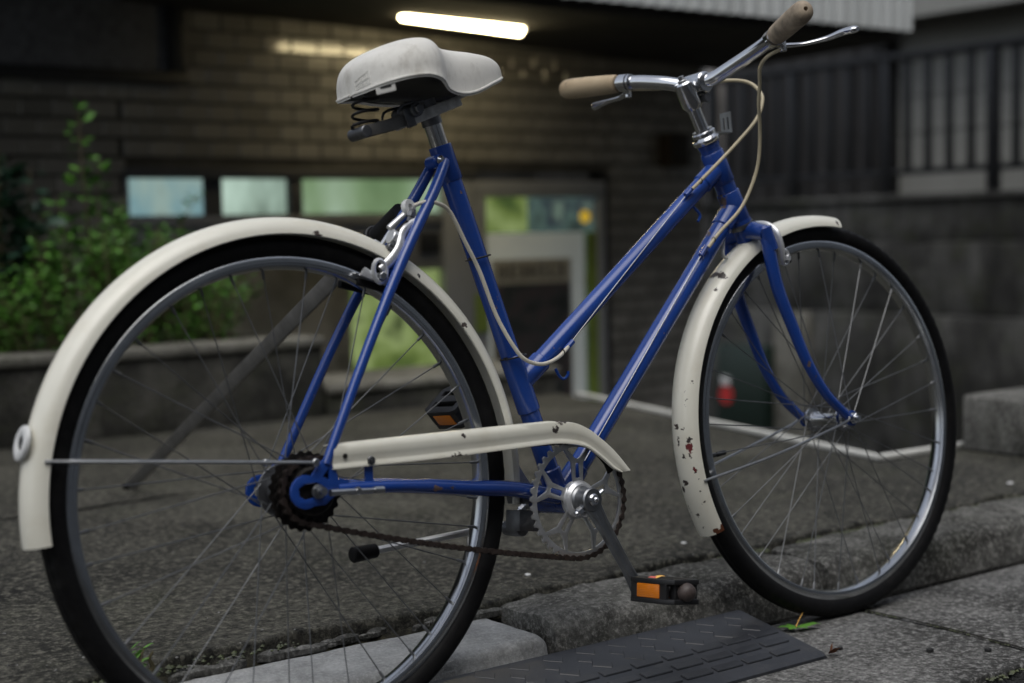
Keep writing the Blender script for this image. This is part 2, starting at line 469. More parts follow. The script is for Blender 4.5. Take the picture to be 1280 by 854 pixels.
# rubber ramp
T = NT('ramp_rubber')
a = T.noise(11, 6, 0.7); b = T.noise(240, 3, 0.6)
c = T.mix(T.fac(a, 0.35, 0.75), (0.014, 0.0155, 0.019), (0.032, 0.034, 0.040))
dst = T.noise(26, 6, 0.75, vec=T.mapping(T.obj, (1, 1, 1), (2, 2, 9)))
c = T.mix(T.math('MULTIPLY', T.fac(dst, 0.52, 0.75), 0.5), c, (0.075, 0.072, 0.066))
M['ramp_rubber'] = T.set(color=c, rough=T.math('MULTIPLY_ADD', a, 0.3, 0.26), normal=T.bump(b, 0.2, 0.001), spec=0.55)
# leaves
def leafmat(name, a_, b_, tr=0.25):
    T = NT(name)
    oi = T.n('ShaderNodeNewGeometry')
    c = T.mix(oi.outputs['Random Per Island'], a_, b_)
    c = T.mix(T.math('MULTIPLY', T.noise(9, 3), 0.4), c, tuple(x*0.5 for x in a_))
    M[name] = T.set(color=c, rough=0.45, spec=0.4, sub=0.0)
leafmat('leaf_bright', (0.065, 0.20, 0.022), (0.14, 0.34, 0.05))
leafmat('leaf_mid', (0.04, 0.12, 0.015), (0.08, 0.20, 0.03))
leafmat('leaf_dark', (0.016, 0.05, 0.03), (0.03, 0.075, 0.045))
leafmat('moss', (0.018, 0.026, 0.004), (0.055, 0.072, 0.010))
plain('stem', (0.09, 0.075, 0.035), rough=0.7, var=0.3)
plain('dead_leaf', (0.16, 0.06, 0.025), rough=0.7, var=0.4, vs=90)
plain('petal', (0.75, 0.42, 0.10), rough=0.5, var=0.3, vs=120)
plain('petal_red', (0.50, 0.10, 0.08), rough=0.5, var=0.3, vs=120)
plain('pebble', (0.02, 0.02, 0.02), rough=0.7, var=0.4, vs=200, bump=0.4)
plain('paper_white', (0.75, 0.75, 0.74), rough=0.7, var=0.1)
# building
T = NT('tile')
oi = T.n('ShaderNodeObjectInfo')
a = T.noise(40, 4, 0.6); wn = T.n('ShaderNodeNewGeometry')
rnd = T.math('FRACT', T.math('ADD', oi.outputs['Random'], wn.outputs['Random Per Island']))
c = T.mix(rnd, (0.165, 0.160, 0.146), (0.245, 0.238, 0.218))
c = T.mix(T.math('MULTIPLY', T.fac(a, 0.4, 0.7), 0.35), c, (0.11, 0.10, 0.09))
M['tile'] = T.set(color=c, rough=T.math('MULTIPLY_ADD', rnd, 0.05, 0.09), normal=T.bump(T.noise(26, 3, .5), 0.12, 0.004), spec=0.5)
plain('alu_grey', (0.22, 0.225, 0.235), rough=0.4, metal=0.3, var=0.08, vs=6)
plain('alu_light', (0.33, 0.34, 0.35), rough=0.4, metal=0.3, var=0.06, vs=6)
plain('dark_metal', (0.02, 0.021, 0.024), rough=0.45, metal=0.2, var=0.3, vs=10)
plain('fence_black', (0.008, 0.009, 0.011), rough=0.45, metal=0.2, var=0.3, vs=10)
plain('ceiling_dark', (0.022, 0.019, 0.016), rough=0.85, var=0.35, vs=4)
plain('joint_beige', (0.20, 0.198, 0.18), rough=0.8)
plain('beige_siding', (0.27, 0.27, 0.248), rough=0.8, var=0.08, vs=3, bump=0.15, bs=20)
plain('dark_siding', (0.034, 0.033, 0.033), rough=0.6, metal=0.2, var=0.2, vs=3)
plain('added_street_wall', (0.24, 0.245, 0.25), rough=0.8, var=0.1)
plain('soffit', (0.10, 0.095, 0.085), rough=0.8, var=0.1)
T = NT('corrugated')
c = T.mix(T.fac(T.noise(4, 5, .65, vec=T.mapping(T.obj, (3, 1, .4))), .35, .7), (0.60, 0.62, 0.61), (0.46, 0.48, 0.47))
M['corrugated'] = T.set(color=c, rough=0.45, coat=0.1)
plain('pipe_grey', (0.34, 0.32, 0.30), rough=0.5, var=0.12)
plain('white_paint', (0.62, 0.62, 0.58), rough=0.6, var=0.14, vs=9)
plain('cabinet_green', (0.008, 0.022, 0.016), rough=0.4, var=0.2)
plain('red_mark', (0.55, 0.03, 0.03), rough=0.45, var=0.1)
plain('board_white_glow', (0.74, 0.77, 0.75), rough=0.5, var=0.06, vs=4, emit=(0.62, 0.70, 0.68), emit_s=0.06)  # faint glow added so the board stays bright under the canopy
plain('lime_print', (0.22, 0.30, 0.06), rough=0.5, var=0.25, vs=5)
plain('yellow_print', (0.65, 0.45, 0.03), rough=0.5, var=0.1)
T = NT('poster_print')
a = T.noise(9, 4, .6, vec=T.mapping(T.obj, (1, 1, 1.4)))
M['poster_print'] = T.set(color=T.ramp(a, [(0.36, (0.018, 0.022, 0.022)), (0.5, (0.055, 0.06, 0.06)), (0.56, (0.08, 0.055, 0.06)), (0.64, (0.05, 0.055, 0.055)), (0.75, (0.17, 0.18, 0.18))]), rough=0.5)
plain('poster_tan', (0.42, 0.395, 0.32), rough=0.5, var=0.1)
plain('ink', (0.045, 0.043, 0.04), rough=0.6, var=0.1)

def lit_window(name, stops, scale=1.6, off=(0, 0, 0), s=1.0, stretch=(1, 1, 0.5)):
    """a lit interior seen through glass: pale patches of light and things inside"""
    T = NT(name)
    a = T.noise(scale, 3, 0.5, vec=T.mapping(T.obj, stretch, off))
    c = T.ramp(a, stops)
    M[name] = T.set(color=(0.02, 0.02, 0.02), rough=0.12, emit=c, emit_s=s)
lit_window('lit_blue', [(0.30, (0.20, 0.27, 0.255)), (0.42, (0.10, 0.175, 0.19)), (0.52, (0.16, 0.22, 0.20)), (0.62, (0.05, 0.065, 0.06)), (0.72, (0.24, 0.31, 0.27))], 4.5, (4.2, 0, 0))
lit_window('lit_pale', [(0.34, (0.06, 0.085, 0.065)), (0.48, (0.20, 0.27, 0.225)), (0.62, (0.29, 0.38, 0.325)), (0.75, (0.10, 0.14, 0.10))], 4.0, (1.0, 0, 2))
lit_window('lit_green', [(0.32, (0.06, 0.10, 0.045)), (0.48, (0.105, 0.16, 0.085)), (0.62, (0.155, 0.215, 0.145)), (0.75, (0.21, 0.28, 0.215))], 3.5, (7.0, 0, 5))
lit_window('lit_lime', [(0.34, (0.025, 0.045, 0.012)), (0.46, (0.085, 0.12, 0.03)), (0.58, (0.17, 0.22, 0.085)), (0.7, (0.04, 0.055, 0.02))], 5.0, (2.0, 0, 1), 0.8, (1, 1, 1))
lit_window('lit_teal', [(0.34, (0.012, 0.018, 0.016)), (0.5, (0.045, 0.075, 0.065)), (0.6, (0.012, 0.016, 0.024)), (0.7, (0.08, 0.115, 0.09))], 7.0, (3.0, 0, 1), 0.8, (1, 1, 1))
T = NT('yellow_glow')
M['yellow_glow'] = T.set(color=(0.6, 0.42, 0.03), rough=0.4, emit=(0.42, 0.27, 0.02), emit_s=0.6)  # sticker given a glow of its own to brighten it under the canopy
T = NT('lamp_glow')
M['lamp_glow'] = T.set(color=(0.8, 0.8, 0.75), emit=(1.0, 0.82, 0.46), emit_s=20.0)

# ================================================================== SETTING
LEAN = 0.1123
def jag(a, b, n, amp, seed, z=0.0):
    """points from a to b (2-d) with a ragged line"""
    out = []
    for i in range(n+1):
        t = i/n
        p = Vector((a[0]+(b[0]-a[0])*t, a[1]+(b[1]-a[1])*t))
        w = mnoise.noise(Vector((p.x*9+seed, p.y*9, seed))) + 0.5*mnoise.noise(Vector((p.x*33+seed, p.y*33, seed)))
        e = 0 if i in (0, n) else 1
        out.append((p.x, p.y + amp*w*e))
    return out

def slab(name, poly, z0, z1, mat, parent=None, bev=0.004, sub=None):
    mb = MB().prism([(x, y, z0) for x, y in poly], (0, 0, 1), z1-z0)
    o = mb.build(name, mat, parent, bevel=bev, bseg=2, sharp=50)
    return o

# road: a sheet out to the horizon on the near side
road = MB().prism([(-70, -70, -0.20), (70, -70, -0.20), (70, -0.362, -0.20), (-70, -0.362, -0.20)], (0, 0, 1), 0.186).build('road', M['asphalt'])
tag(road, kind='structure')
# broken, pebbly asphalt edge next to the gutter
mb = MB()
for i in range(900):
    x = random.uniform(0.5, 1.6); y = -0.362 - abs(random.gauss(0, 0.05))
    r = random.uniform(0.002, 0.0055)
    mb.ball((x, y, -0.013), r, 5, (1, random.uniform(.7, 1.2), .8))
tag(mb.build('road_grit', M['asphalt'], smooth=False, weld=False), kind='stuff')
# bed under kerb, gutter and platform joints
bed = MB().prism([(-8, -0.36, -0.05), (9, -0.36, -0.05), (9, 0.50, -0.05), (-8, 0.50, -0.05)], (0, 0, 1), 0.035).build('ground_bed', M['dirt'])
tag(bed, kind='structure')
bed2 = MB().prism([(-8, 0.50, -0.05), (1.93, 0.50, -0.05), (1.93, 0.72, -0.05), (2.38, 2.53, -0.05), (-8, 2.53, -0.05)], (0, 0, 1), 0.115).build('platform_bed', M['dirt'])
tag(bed2, kind='structure')
# gutter slabs
gut = empty('gutter'); tag(gut, kind='structure')
xs = [-3.15, -2.55, -1.95, -1.35, -0.75, -0.15, 0.45, 1.05, 1.65, 2.25, 2.85, 3.45, 4.05]
for i in range(len(xs)-1):
    a, b = xs[i]+0.003, xs[i+1]-0.003
    poly = jag((a, -0.358), (b, -0.36), 24, 0.006, i*3.1) + [(b+0.012, -0.2), (b, 0.034)] + [(a, 0.034), (a+0.012, -0.2)]
    slab('gutter_slab', poly, -0.03, 0.0 + random.uniform(-.0015, .0015), M['gutter'], gut, bev=0.005)

# dirt packed in the joints between gutter slabs and along the foot of the kerb
def dirt_line(pts, w, seed):
    rows = []
    for k, (x, y) in enumerate(pts):
        a = pts[max(0, k-1)]; b_ = pts[min(len(pts)-1, k+1)]; t = Vector((b_[0]-a[0], b_[1]-a[1])).normalized(); n_ = Vector((-t.y, t.x))
        ww = w*(0.55 + 0.9*abs(mnoise.noise(Vector((x*23+seed, y*23, seed)))))
        o = 0.35*w*mnoise.noise(Vector((x*31, y*31, seed+5)))
        rows.append([Vector((x+n_.x*(f*ww+o), y+n_.y*(f*ww+o), 0.0022+0.0012*(1-abs(f)))) for f in (-1, 0, 1)])
    return MB().grid(rows)
for k, xj in enumerate((0.45, 1.05, 1.65, 2.25)):
    pts = [(xj + 0.012*math.sin(PI*t/60)*1.0, 0.036-0.39*t/60) for t in range(61)]
    tag(dirt_line(pts, 0.0042, k*3.3).build('joint_dirt', M['dirt']), kind='structure')
tag(dirt_line([(-1+4.5*t/500, 0.0375+0.003*mnoise.noise(Vector((t*.1, 1, 1)))) for t in range(501)], 0.0055, 9).build('joint_dirt', M['dirt']), kind='structure')

# kerb stones: rounded nose, weathered
kerb = empty('kerb'); tag(kerb, kind='structure')
def kerb_stone(x0, x1, mat, h=0.08, w=0.155, wear=0.004, seed=0.0, chip_end=0.0, name='kerb_stone', rad=0.030):
    y0 = 0.04
    prof = [(y0, -0.03), (y0+0.002, 0.0), (y0+0.006, h*0.45), (y0+0.011, min(h*0.66, h-rad-0.003))]
    for k in range(7):
        a = PI - k*PI/2/6
        prof.append((y0+0.012+rad+rad*math.cos(a), h-rad+rad*math.sin(a)))
    for k in range(1, 9): prof.append((y0+0.012+rad+(w-0.012-rad)*k/8, h))
    prof += [(y0+w, h*0.5), (y0+w, -0.03)]
    n = max(6, int((x1-x0)/0.011)); rows = []
    for i in range(n+1):
        x = x0+(x1-x0)*i/n; row = []
        for (y, z) in prof:
            q = Vector((x*14+seed, y*14, z*14))
            d = mnoise.noise(q)*wear + mnoise.noise(q*3.3)*wear*0.5
            e = min(i, n-i)*(x1-x0)/n
            rd = max(0, 0.012-e)*0.6
            zz = z; yy = y
            if z > 0: zz = z + d - rd*0.8; yy = y + (d*0.8 + rd*0.6 if y < y0+0.05 else 0)
            if chip_end and z > 0.02:
                c = max(0, (x-(x1-chip_end))/chip_end); zz -= c*c*0.030*(0.5+z/h*0.5) ; yy += c*c*0.01
            row.append(Vector((x, yy, zz)))
        rows.append(row)
    mb = MB().grid(rows)
    k = len(prof)
    mb.f.append(tuple(range(k))); mb.f.append(tuple(n*k+i for i in reversed(range(k))))
    return mb.build(name, mat, kerb, sharp=45)
kerb_stone(-0.165, 0.432, M['kerb_new'], h=0.060, wear=0.0022, seed=3, chip_end=0.022, rad=0.016)
ks = bpy.data.objects['kerb_stone']; tag(ks, 'pale new concrete kerb stone with a chipped right corner')
for i, (a, b) in enumerate([(-1.37, -0.77), (-0.765, -0.172), (0.440, 1.018), (1.042, 1.63), (1.64, 2.24), (2.25, 2.85), (2.86, 3.46), (3.47, 4.07)]):
    kerb_stone(a, b, M['kerb_old'], h=0.08, wear=0.006, seed=10+i*7)

# platform (the raised pavement) in two big slabs with a ragged crack between
plat = empty('pavement'); tag(plat, kind='structure')
front = jag((-8, 0.232), (9, 0.222), 640, 0.030, 1.7)
front = [(x, y + (0.03*math.exp(-((x-0.05)/0.25)**2))) for x, y in front]
crackA = []; crackB = []
for i in range(161):
    x = -3 + 4.2*i/160
    y = 1.46 + 0.03*mnoise.noise(Vector((x*3.2, 0, 4))) + 0.010*mnoise.noise(Vector((x*17, 3, 4)))
    g = 0.032*max(0.05, min(1, (0.8-x)/0.5))*(0.75+0.5*mnoise.noise(Vector((x*8, 9, 1))))
    crackA.append((x, y-g/2)); crackB.append((x, y+g/2))
RX = 9
pA = front + [(RX, 0.63), (1.954, 0.70), (2.138, 1.452)] + [(1.3, 1.46)] + list(reversed(crackA)) + [(-8, 1.46)]
pB = [(-8, 1.464)] + crackB + [(1.3, 1.464), (2.139, 1.456), (2.40, 2.53), (-8, 2.53)]
slab('pavement_slab', pA, 0.02, 0.080, M['platform'], plat, bev=0.006)
slab('pavement_slab', pB, 0.066, 0.079, M['platform'], plat, bev=0.004)
# dark ribbon on the far face, standing in for the shade inside the crack
rows = [[Vector((x, y-0.0035, 0.062)), Vector((x, y-0.0030, 0.0785)), Vector((x, y+0.0005, 0.0793))] for x, y in crackB if x < 0.75]
tag(MB().grid(rows).build('crack_shade', M['dirt']), kind='structure')
# grit and crumbs lying about on the pavement
mb = MB()
for i in range(420):
    x = random.uniform(-0.6, 2.0); y = 0.24 + random.random()**1.5*1.3
    if y > 0.66 and x > 1.85: continue
    r = random.choice((0.0012, 0.0016, 0.002, 0.003))
    mb.ball((x, y, 0.0805), r, 5, (1, random.uniform(.6, 1.2), .7))
for i in range(160):
    x = random.uniform(0.75, 1.9); y = random.uniform(-0.34, 0.035); r = random.choice((0.001, 0.0014, 0.002))
    mb.ball((x, y, 0.001), r, 5, (1, random.uniform(.6, 1.2), .7))
tag(mb.build('grit', M['gutter'], smooth=False, weld=False), kind='stuff')
# broken strip of old mortar and soil filling the joint between kerb and pavement
rows = []
for i in range(500):
    x = -1.2 + 4.2*i/499
    z = 0.056 + 0.016*mnoise.noise(Vector((x*12, 2, 2))) + 0.006*mnoise.noise(Vector((x*40, 2, 5)))
    rows.append([Vector((x, 0.185, z-0.03)), Vector((x, 0.200, z-0.004)), Vector((x, 0.222, z+0.004)), Vector((x, 0.26, z-0.012))])
tag(MB().grid(rows).build('joint_filling', M['joint_soil']), kind='structure')
# chunks of broken edge lying in the joint
mb = MB()
for i in range(70):
    x = random.uniform(-0.1, 0.95); 
    mb.ball((x, 0.210+random.uniform(-.010, .014), 0.064), random.uniform(0.005, 0.017), 6, (1.6, .7, .6))
tag(mb.build('broken_concrete', M['kerb_old'], smooth=False, weld=False), kind='stuff')
# moss in the joints
mb = MB()
for i in range(2600):
    u = random.random()
    if u < 0.72:
        x = random.uniform(0.93, 2.3); 
        if mnoise.noise(Vector((x*5, 1, 1))) < -0.25: continue
        y = 0.210 + random.gauss(0, 0.008); z = 0.072
    elif u < 0.88:
        t = random.random(); y = 0.03 - 0.38*t; x = 1.05 + 0.012*math.sin(PI*t) + random.gauss(0, 0.0028); z = 0.0015
        if mnoise.noise(Vector((y*14, 1, 6))) < -0.1: continue
    elif u < 0.96:
        x = random.uniform(0.9, 1.5); y = -0.362 + random.gauss(0, 0.006); z = -0.006
        if mnoise.noise(Vector((x*7, 4, 6))) < 0.0: continue
    else:
        x = random.uniform(-0.35, 0.1); y = 0.215 + random.gauss(0, 0.012); z = 0.074
    r = random.uniform(0.0018, 0.0045) if u < .72 or u > .88 else random.uniform(0.001, 0.0024)
    mb.ball((x, y, z), r, 4, (1.2, 1.2, 0.8))
tag(mb.build('moss', M['moss'], smooth=False, weld=False), kind='stuff')

# white raised edging along the sunken court
edge = [(1.954, 0.70), (2.40, 2.53)]
mb = MB()
W_ = 0.02
mb.prism([(1.954, 0.70, 0.081), (1.954+W_, 0.70+W_, 0.081), (2.367+W_, 2.38, 0.081), (2.367, 2.38, 0.081)], (0, 0, 1), 0.014)
mb.prism([(1.956, 0.698, 0.0812), (2.30, 0.690, 0.0812), (2.30, 0.690+W_, 0.0812), (1.956+W_, 0.698+W_, 0.0812)], (0, 0, 1), 0.0142)
e = mb.build('edging_strip', M['white_paint'], bevel=0.003)
tag(e, 'pale raised edging strip turning a corner along the sunken court', 'edging')

# sunken court behind
crt = MB().prism([(-3, 0.66, -1.30), (RX, 0.66, -1.30), (RX, 7.5, -1.30), (-3, 7.5, -1.30)], (0, 0, 1), 0.15).build('sunken_court', M['platform'])
tag(crt, kind='structure')
cw = MB()
cw.prism([(1.965, 0.71, -1.15), (2.41, 2.53, -1.15), (2.41, 2.72, -1.15), (1.90, 0.72, -1.15), (1.90, 0.64, -1.15), (RX, 0.57, -1.15), (RX, 0.64, -1.15)], (0, 0, 1), 1.165)
tag(cw.build('court_retaining_wall', M['old_wall'], smooth=False), kind='structure')

# planter along the shop front
pl = empty('planter', (0.3, 2.53, 0.08))
tag(pl, 'long mossy concrete planter box holding the green bushes', 'planter')
def lb(x0, x1, y0, y1, z0, z1, name, mat, parent, bev=0.006):
    o = parent.location
    return MB().box(((x0+x1)/2-o.x, (y0+y1)/2-o.y, (z0+z1)/2-o.z), (x1-x0, y1-y0, z1-z0)).build(name, mat, parent, bevel=bev)
lb(-2.5, 1.46, 2.545, 2.66, 0.03, 0.302, 'planter_wall', M['planter'], pl)
lb(-2.5, 1.47, 2.53, 2.72, 0.302, 0.334, 'coping', M['cap'], pl, 0.01)
lb(1.34, 1.455, 2.72, 3.35, 0.03, 0.33, 'planter_wall', M['planter'], pl)
lb(-2.5, 1.335, 2.665, 3.35, 0.03, 0.30, 'soil', M['soil'], pl, 0.02)
lw = empty('low_wall', (1.5, 2.53, 0.08)); tag(lw, 'low concrete kerb wall with a pale top right of the planter', 'low wall')
lb(1.475, 2.42, 2.55, 2.95, 0.00, 0.145, 'wall_body', M['planter'], lw)
lb(1.475, 2.43, 2.535, 2.96, 0.145, 0.172, 'coping', M['cap'], lw, 0.008)
# concrete block on the pavement at right
b = empty('concrete_block', (2.25, 0.46, 0.08))
tag(b, 'weathered grey concrete block standing on the pavement at right', 'concrete block')
MB().box((0.42, 0.11, 0.0705), (0.86, 0.215, 0.145)).build('block_body', M['kerb_old'], b, bevel=0.012, bseg=3)

# ================================================================== BUILDINGS BEHIND
shop = empty('shop_building', (1.0, 3.7, -1.15))
tag(shop, 'shop front faced in small brown glazed tiles with low lit windows', 'building')
def part(mb, name, mat, parent, **kw):
    """mesh given in world coordinates, child of parent"""
    base = parent.location.copy()
    p = parent.parent
    while p: base += p.location; p = p.parent
    mb.v = [v-base for v in mb.v]
    return mb.build(name, mat, parent, **kw)
def bxm(x0, x1, y0, y1, z0, z1): return MB().box(((x0+x1)/2, (y0+y1)/2, (z0+z1)/2), (x1-x0, y1-y0, z1-z0))
mb = MB()
for x0, x1, z0, z1 in [(-3, 1.295, -1.15, 2.6), (1.295, 3.665, 0.93, 2.6), (3.665, 4.262, -1.15, 2.6)]:
    mb.prism([(x0, 3.707, z0), (x1, 3.707, z0), (x1, 3.707, z1), (x0, 3.707, z1)], (0, 1, 0), 0.15)
part(mb, 'wall', M['mortar'], shop, smooth=False)
part(bxm(-3, 4.26, 4.9, 5.0, -1.15, 2.6).box((4.21, 4.4, 0.7), (0.1, 1.1, 3.7)), 'back_wall', M['mortar'], shop, smooth=False)
tiles = []
PX, PZ = 0.122, 0.070
for r in range(40):
    z0 = -1.13 + r*PZ; z1 = z0+0.0605
    for q in range(-2, 38):
        x0 = 0.30 + q*PX + (PX/2 if r % 2 else 0); x1 = x0+0.1165
        for lo, hi, zz in [(0.30, 1.295, -2), (1.295, 3.665, 0.93), (3.665, 4.262, -2)]:
            a, b_ = max(x0, lo), min(x1, hi)
            if b_-a < 0.02: continue
            if z0 < zz-0.001: continue
            if z0 > 1.60 or (hi < 1.3 and z0 < 0.12): continue
            if lo > 3 and z0 < -0.45: continue
            tiles.append((a, b_, z0, z1))
tiles.sort(key=lambda t: ((t[0]+t[1])/2+0.905)**2 + ((t[2]+t[3])/2-0.652)**2*0.2 + (1e3 if (t[0]+t[1])/2 < 0.62 else 0))
tmesh = {}
def tile_mesh(w):
    k = round(w, 3)
    if k not in tmesh:
        tmesh[k] = MB().box((0, 0, 0), (k, 0.012, 0.0605)).mesh('tile', bevel=0.0028, bseg=1, sharp=30)
        tmesh[k].materials.append(M['tile'])
    return tmesh[k]
rest = MB()
for i, (a, b_, z0, z1) in enumerate(tiles):
    c = Vector(((a+b_)/2, 3.703, (z0+z1)/2))
    rx, rz = random.gauss(0, 0.002), random.gauss(0, 0.002)
    if i < 300:
        o = link_mesh('tile', tile_mesh(b_-a), None, shop, c-shop.location)
        o.rotation_euler = (rx, 0, rz)
    else:
        rot = Matrix.Rotation(rx, 3, 'X') @ Matrix.Rotation(rz, 3, 'Z')
        rest.box(c-shop.location, (b_-a, 0.012, z1-z0), rot)
o = rest.build('tile_field', M['tile'], shop, smooth=False, weld=False); o['kind'] = 'stuff'

# strip windows left of the door
win = part(bxm(1.295, 2.90, 3.685, 3.76, 0.888, 0.93), 'window', M['frame_grey'], shop, bevel=0.003)
def sub(mb, name, mat, par=None, **kw): return part(mb, name, mat, par or win, **kw)
sub(bxm(1.983, 2.041, 3.70, 3.75, 0.742, 0.888), 'mullion', M['frame_grey'], bevel=0.003)
sub(bxm(1.290, 1.306, 3.70, 3.75, 0.742, 0.888), 'frame', M['alu_grey'], bevel=0.003)
sub(bxm(1.306, 1.62, 3.735, 3.745, 0.748, 0.888), 'pane', M['lit_blue'])
sub(bxm(1.62, 1.700, 3.728, 3.742, 0.748, 0.888), 'curtain_edge', M['frame_grey'])
sub(bxm(1.700, 1.983, 3.735, 3.746, 0.748, 0.888), 'pane', M['lit_pale'])
sub(bxm(2.041, 2.72, 3.735, 3.745, 0.748, 0.888), 'pane', M['lit_green'])
sub(bxm(1.295, 2.72, 3.69, 3.75, 0.700, 0.742), 'sill', M['alu_grey'], bevel=0.004)
sub(bxm(1.295, 2.26, 3.705, 3.75, 0.545, 0.700), 'spandrel', M['alu_grey'], bevel=0.003)
sub(bxm(2.26, 2.72, 3.71, 3.75, 0.505, 0.700), 'spandrel', M['alu_grey'], bevel=0.003)
sub(bxm(2.60, 2.70, 3.695, 3.712, 0.575, 0.665), 'vent', M['dark_metal'], bevel=0.004)
sub(bxm(2.44, 2.53, 3.697, 3.713, 0.590, 0.655), 'vent', M['dark_metal'], bevel=0.004)
sub(bxm(1.295, 2.25, 3.70, 3.76, -1.15, 0.545), 'base_panel', M['cap'], bevel=0.004)
sub(bxm(2.26, 2.715, 3.735, 3.745, 0.06, 0.505), 'pane', M['lit_lime'])
sub(bxm(2.25, 2.72, 3.71, 3.75, -1.15, 0.06), 'base_panel', M['alu_grey'], bevel=0.004)
sub(bxm(2.72, 2.875, 3.69, 3.75, -1.15, 0.886), 'frame', M['alu_light'], bevel=0.004)
# door
door = part(bxm(2.880, 3.632, 3.692, 3.745, 0.812, 0.886), 'door', M['alu_light'], shop, bevel=0.004)
sub(bxm(2.880, 2.948, 3.696, 3.742, -1.15, 0.812), 'stile', M['alu_light'], door, bevel=0.004)
sub(bxm(3.588, 3.632, 3.696, 3.742, -1.15, 0.812), 'stile', M['alu_light'], door, bevel=0.004)
sub(bxm(3.634, 3.664, 3.700, 3.80, -1.15, 0.928), 'jamb', M['dark_metal'], door, bevel=0.003)
sub(bxm(2.948, 3.195, 3.722, 3.735, 0.655, 0.812), 'pane', M['lit_lime'], door)
sub(bxm(3.195, 3.588, 3.722, 3.736, 0.655, 0.812), 'pane', M['lit_teal'], door)
sub(bxm(2.948, 3.588, 3.724, 3.737, -1.15, 0.655), 'pane', M['lit_teal'], door)
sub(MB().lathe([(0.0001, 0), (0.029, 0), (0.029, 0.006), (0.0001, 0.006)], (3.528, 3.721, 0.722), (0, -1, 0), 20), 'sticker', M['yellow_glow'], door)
sub(bxm(2.952, 3.512, 3.708, 3.722, -0.62, 0.652), 'notice_board', M['board_white_glow'], door, bevel=0.003)
sub(bxm(3.530, 3.586, 3.708, 3.722, -0.70, 0.650), 'sticker', M['lime_print'], door)
sub(bxm(2.874, 2.945, 3.686, 3.695, 0.22, 0.39), 'sticker', M['lime_print'], door)
po = empty('poster', (3.2, 3.70, 0.2)); tag(po, 'dark poster with a tan heading strip on the white board in the shop door', 'poster')
part(bxm(2.975, 3.425, 3.700, 3.705, -0.20, 0.535), 'sheet', M['poster_tan'], po)
part(bxm(2.985, 3.415, 3.697, 3.6995, -0.19, 0.425), 'picture', M['poster_print'], po)
mb = MB()
random.seed(11)
for k in range(7):       # heading: seven heavy characters, too far away to be read
    cx = 3.03 + k*0.055
    for s_ in range(4):
        if random.random() < .5: mb.box((cx, 3.6985, 0.455+0.017*s_), (0.040, 0.002, 0.007))
        else: mb.box((cx+random.uniform(-.012, .012), 3.6983, 0.480), (0.008, 0.002, 0.060))
part(mb, 'heading', M['ink'], po, smooth=False)

# canopy over the entrance
cano = empty('canopy', (1.5, 2.6, 1.5)); tag(cano, 'entrance canopy with a pale corrugated fascia and dark soffit', 'canopy')
def ceil_z(x, y):
    t = (y-2.55)/1.15
    return 1.507*(1-t) + (1.575-0.035*(x-1.8))*t
rows = []
for i in range(12):
    x = 1.30 + 3.13*i/11
    rows.append([Vector((x, y, ceil_z(x, y)+0.0)) for y in (2.62, 2.9, 3.2, 3.5, 3.72)])
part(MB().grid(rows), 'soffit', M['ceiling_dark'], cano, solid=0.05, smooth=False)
rows = []
n = int(3.135/0.076*10)
for i in range(n+1):
    x = 1.30 + 3.135*i/n
    w = math.sin(2*PI*x/0.076); w = 1-2*abs(math.sin(PI*x/0.076))**0.6
    rows.append([Vector((x, 2.585 + 0.024*w, z)) for z in (1.492, 1.7, 1.95, 2.25)])
part(MB().grid(rows), 'corrugated_fascia', M['corrugated'], cano, solid=0.0025, sharp=60)
part(bxm(1.30, 4.43, 2.60, 3.72, 2.20, 2.25), 'roof_sheet', M['dark_metal'], cano)
part(bxm(-3, 1.29, 2.85, 3.72, 1.66, 1.72), 'eave', M['ceiling_dark'], cano)  # out of view; made deep to darken the tiles at the upper left
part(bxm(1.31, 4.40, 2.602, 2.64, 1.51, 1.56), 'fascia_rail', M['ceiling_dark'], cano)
post = empty('pale_post', (6.55, 5.92, 0.8)); tag(post, 'pale square post in the shade behind the handlebar stem', 'post')
part(bxm(6.49, 6.61, 5.86, 5.98, 0.80, 2.15), 'shaft', M['pipe_grey'], post, bevel=0.006)
part(bxm(6.47, 6.63, 5.84, 6.00, 0.836, 0.85), 'base_plate', M['dull_steel'], post, bevel=0.003)
# fluorescent lamp
lamp = empty('ceiling_lamp', (2.5, 3.2, 1.51)); tag(lamp, 'glowing fluorescent tube lamp under the dark canopy', 'lamp')
lamp.rotation_euler = (0, math.atan2(0.026, 0.6), 0)
mb = MB().tube([(-0.285, 0, -0.024), (-0.278, 0, -0.024), (0.278, 0, -0.024), (0.285, 0, -0.024)], [0.018, 0.029, 0.029, 0.018], 14)
mb.build('diffuser', M['lamp_glow'], lamp)
MB().box((0, 0, 0.010), (0.60, 0.05, 0.014)).build('housing', M['dull_steel'], lamp, bevel=0.003)
for sx in (-1, 1): MB().box((sx*0.293, 0, -0.016), (0.014, 0.034, 0.044)).build('end_cap', M['white_plastic'], lamp, bevel=0.004)
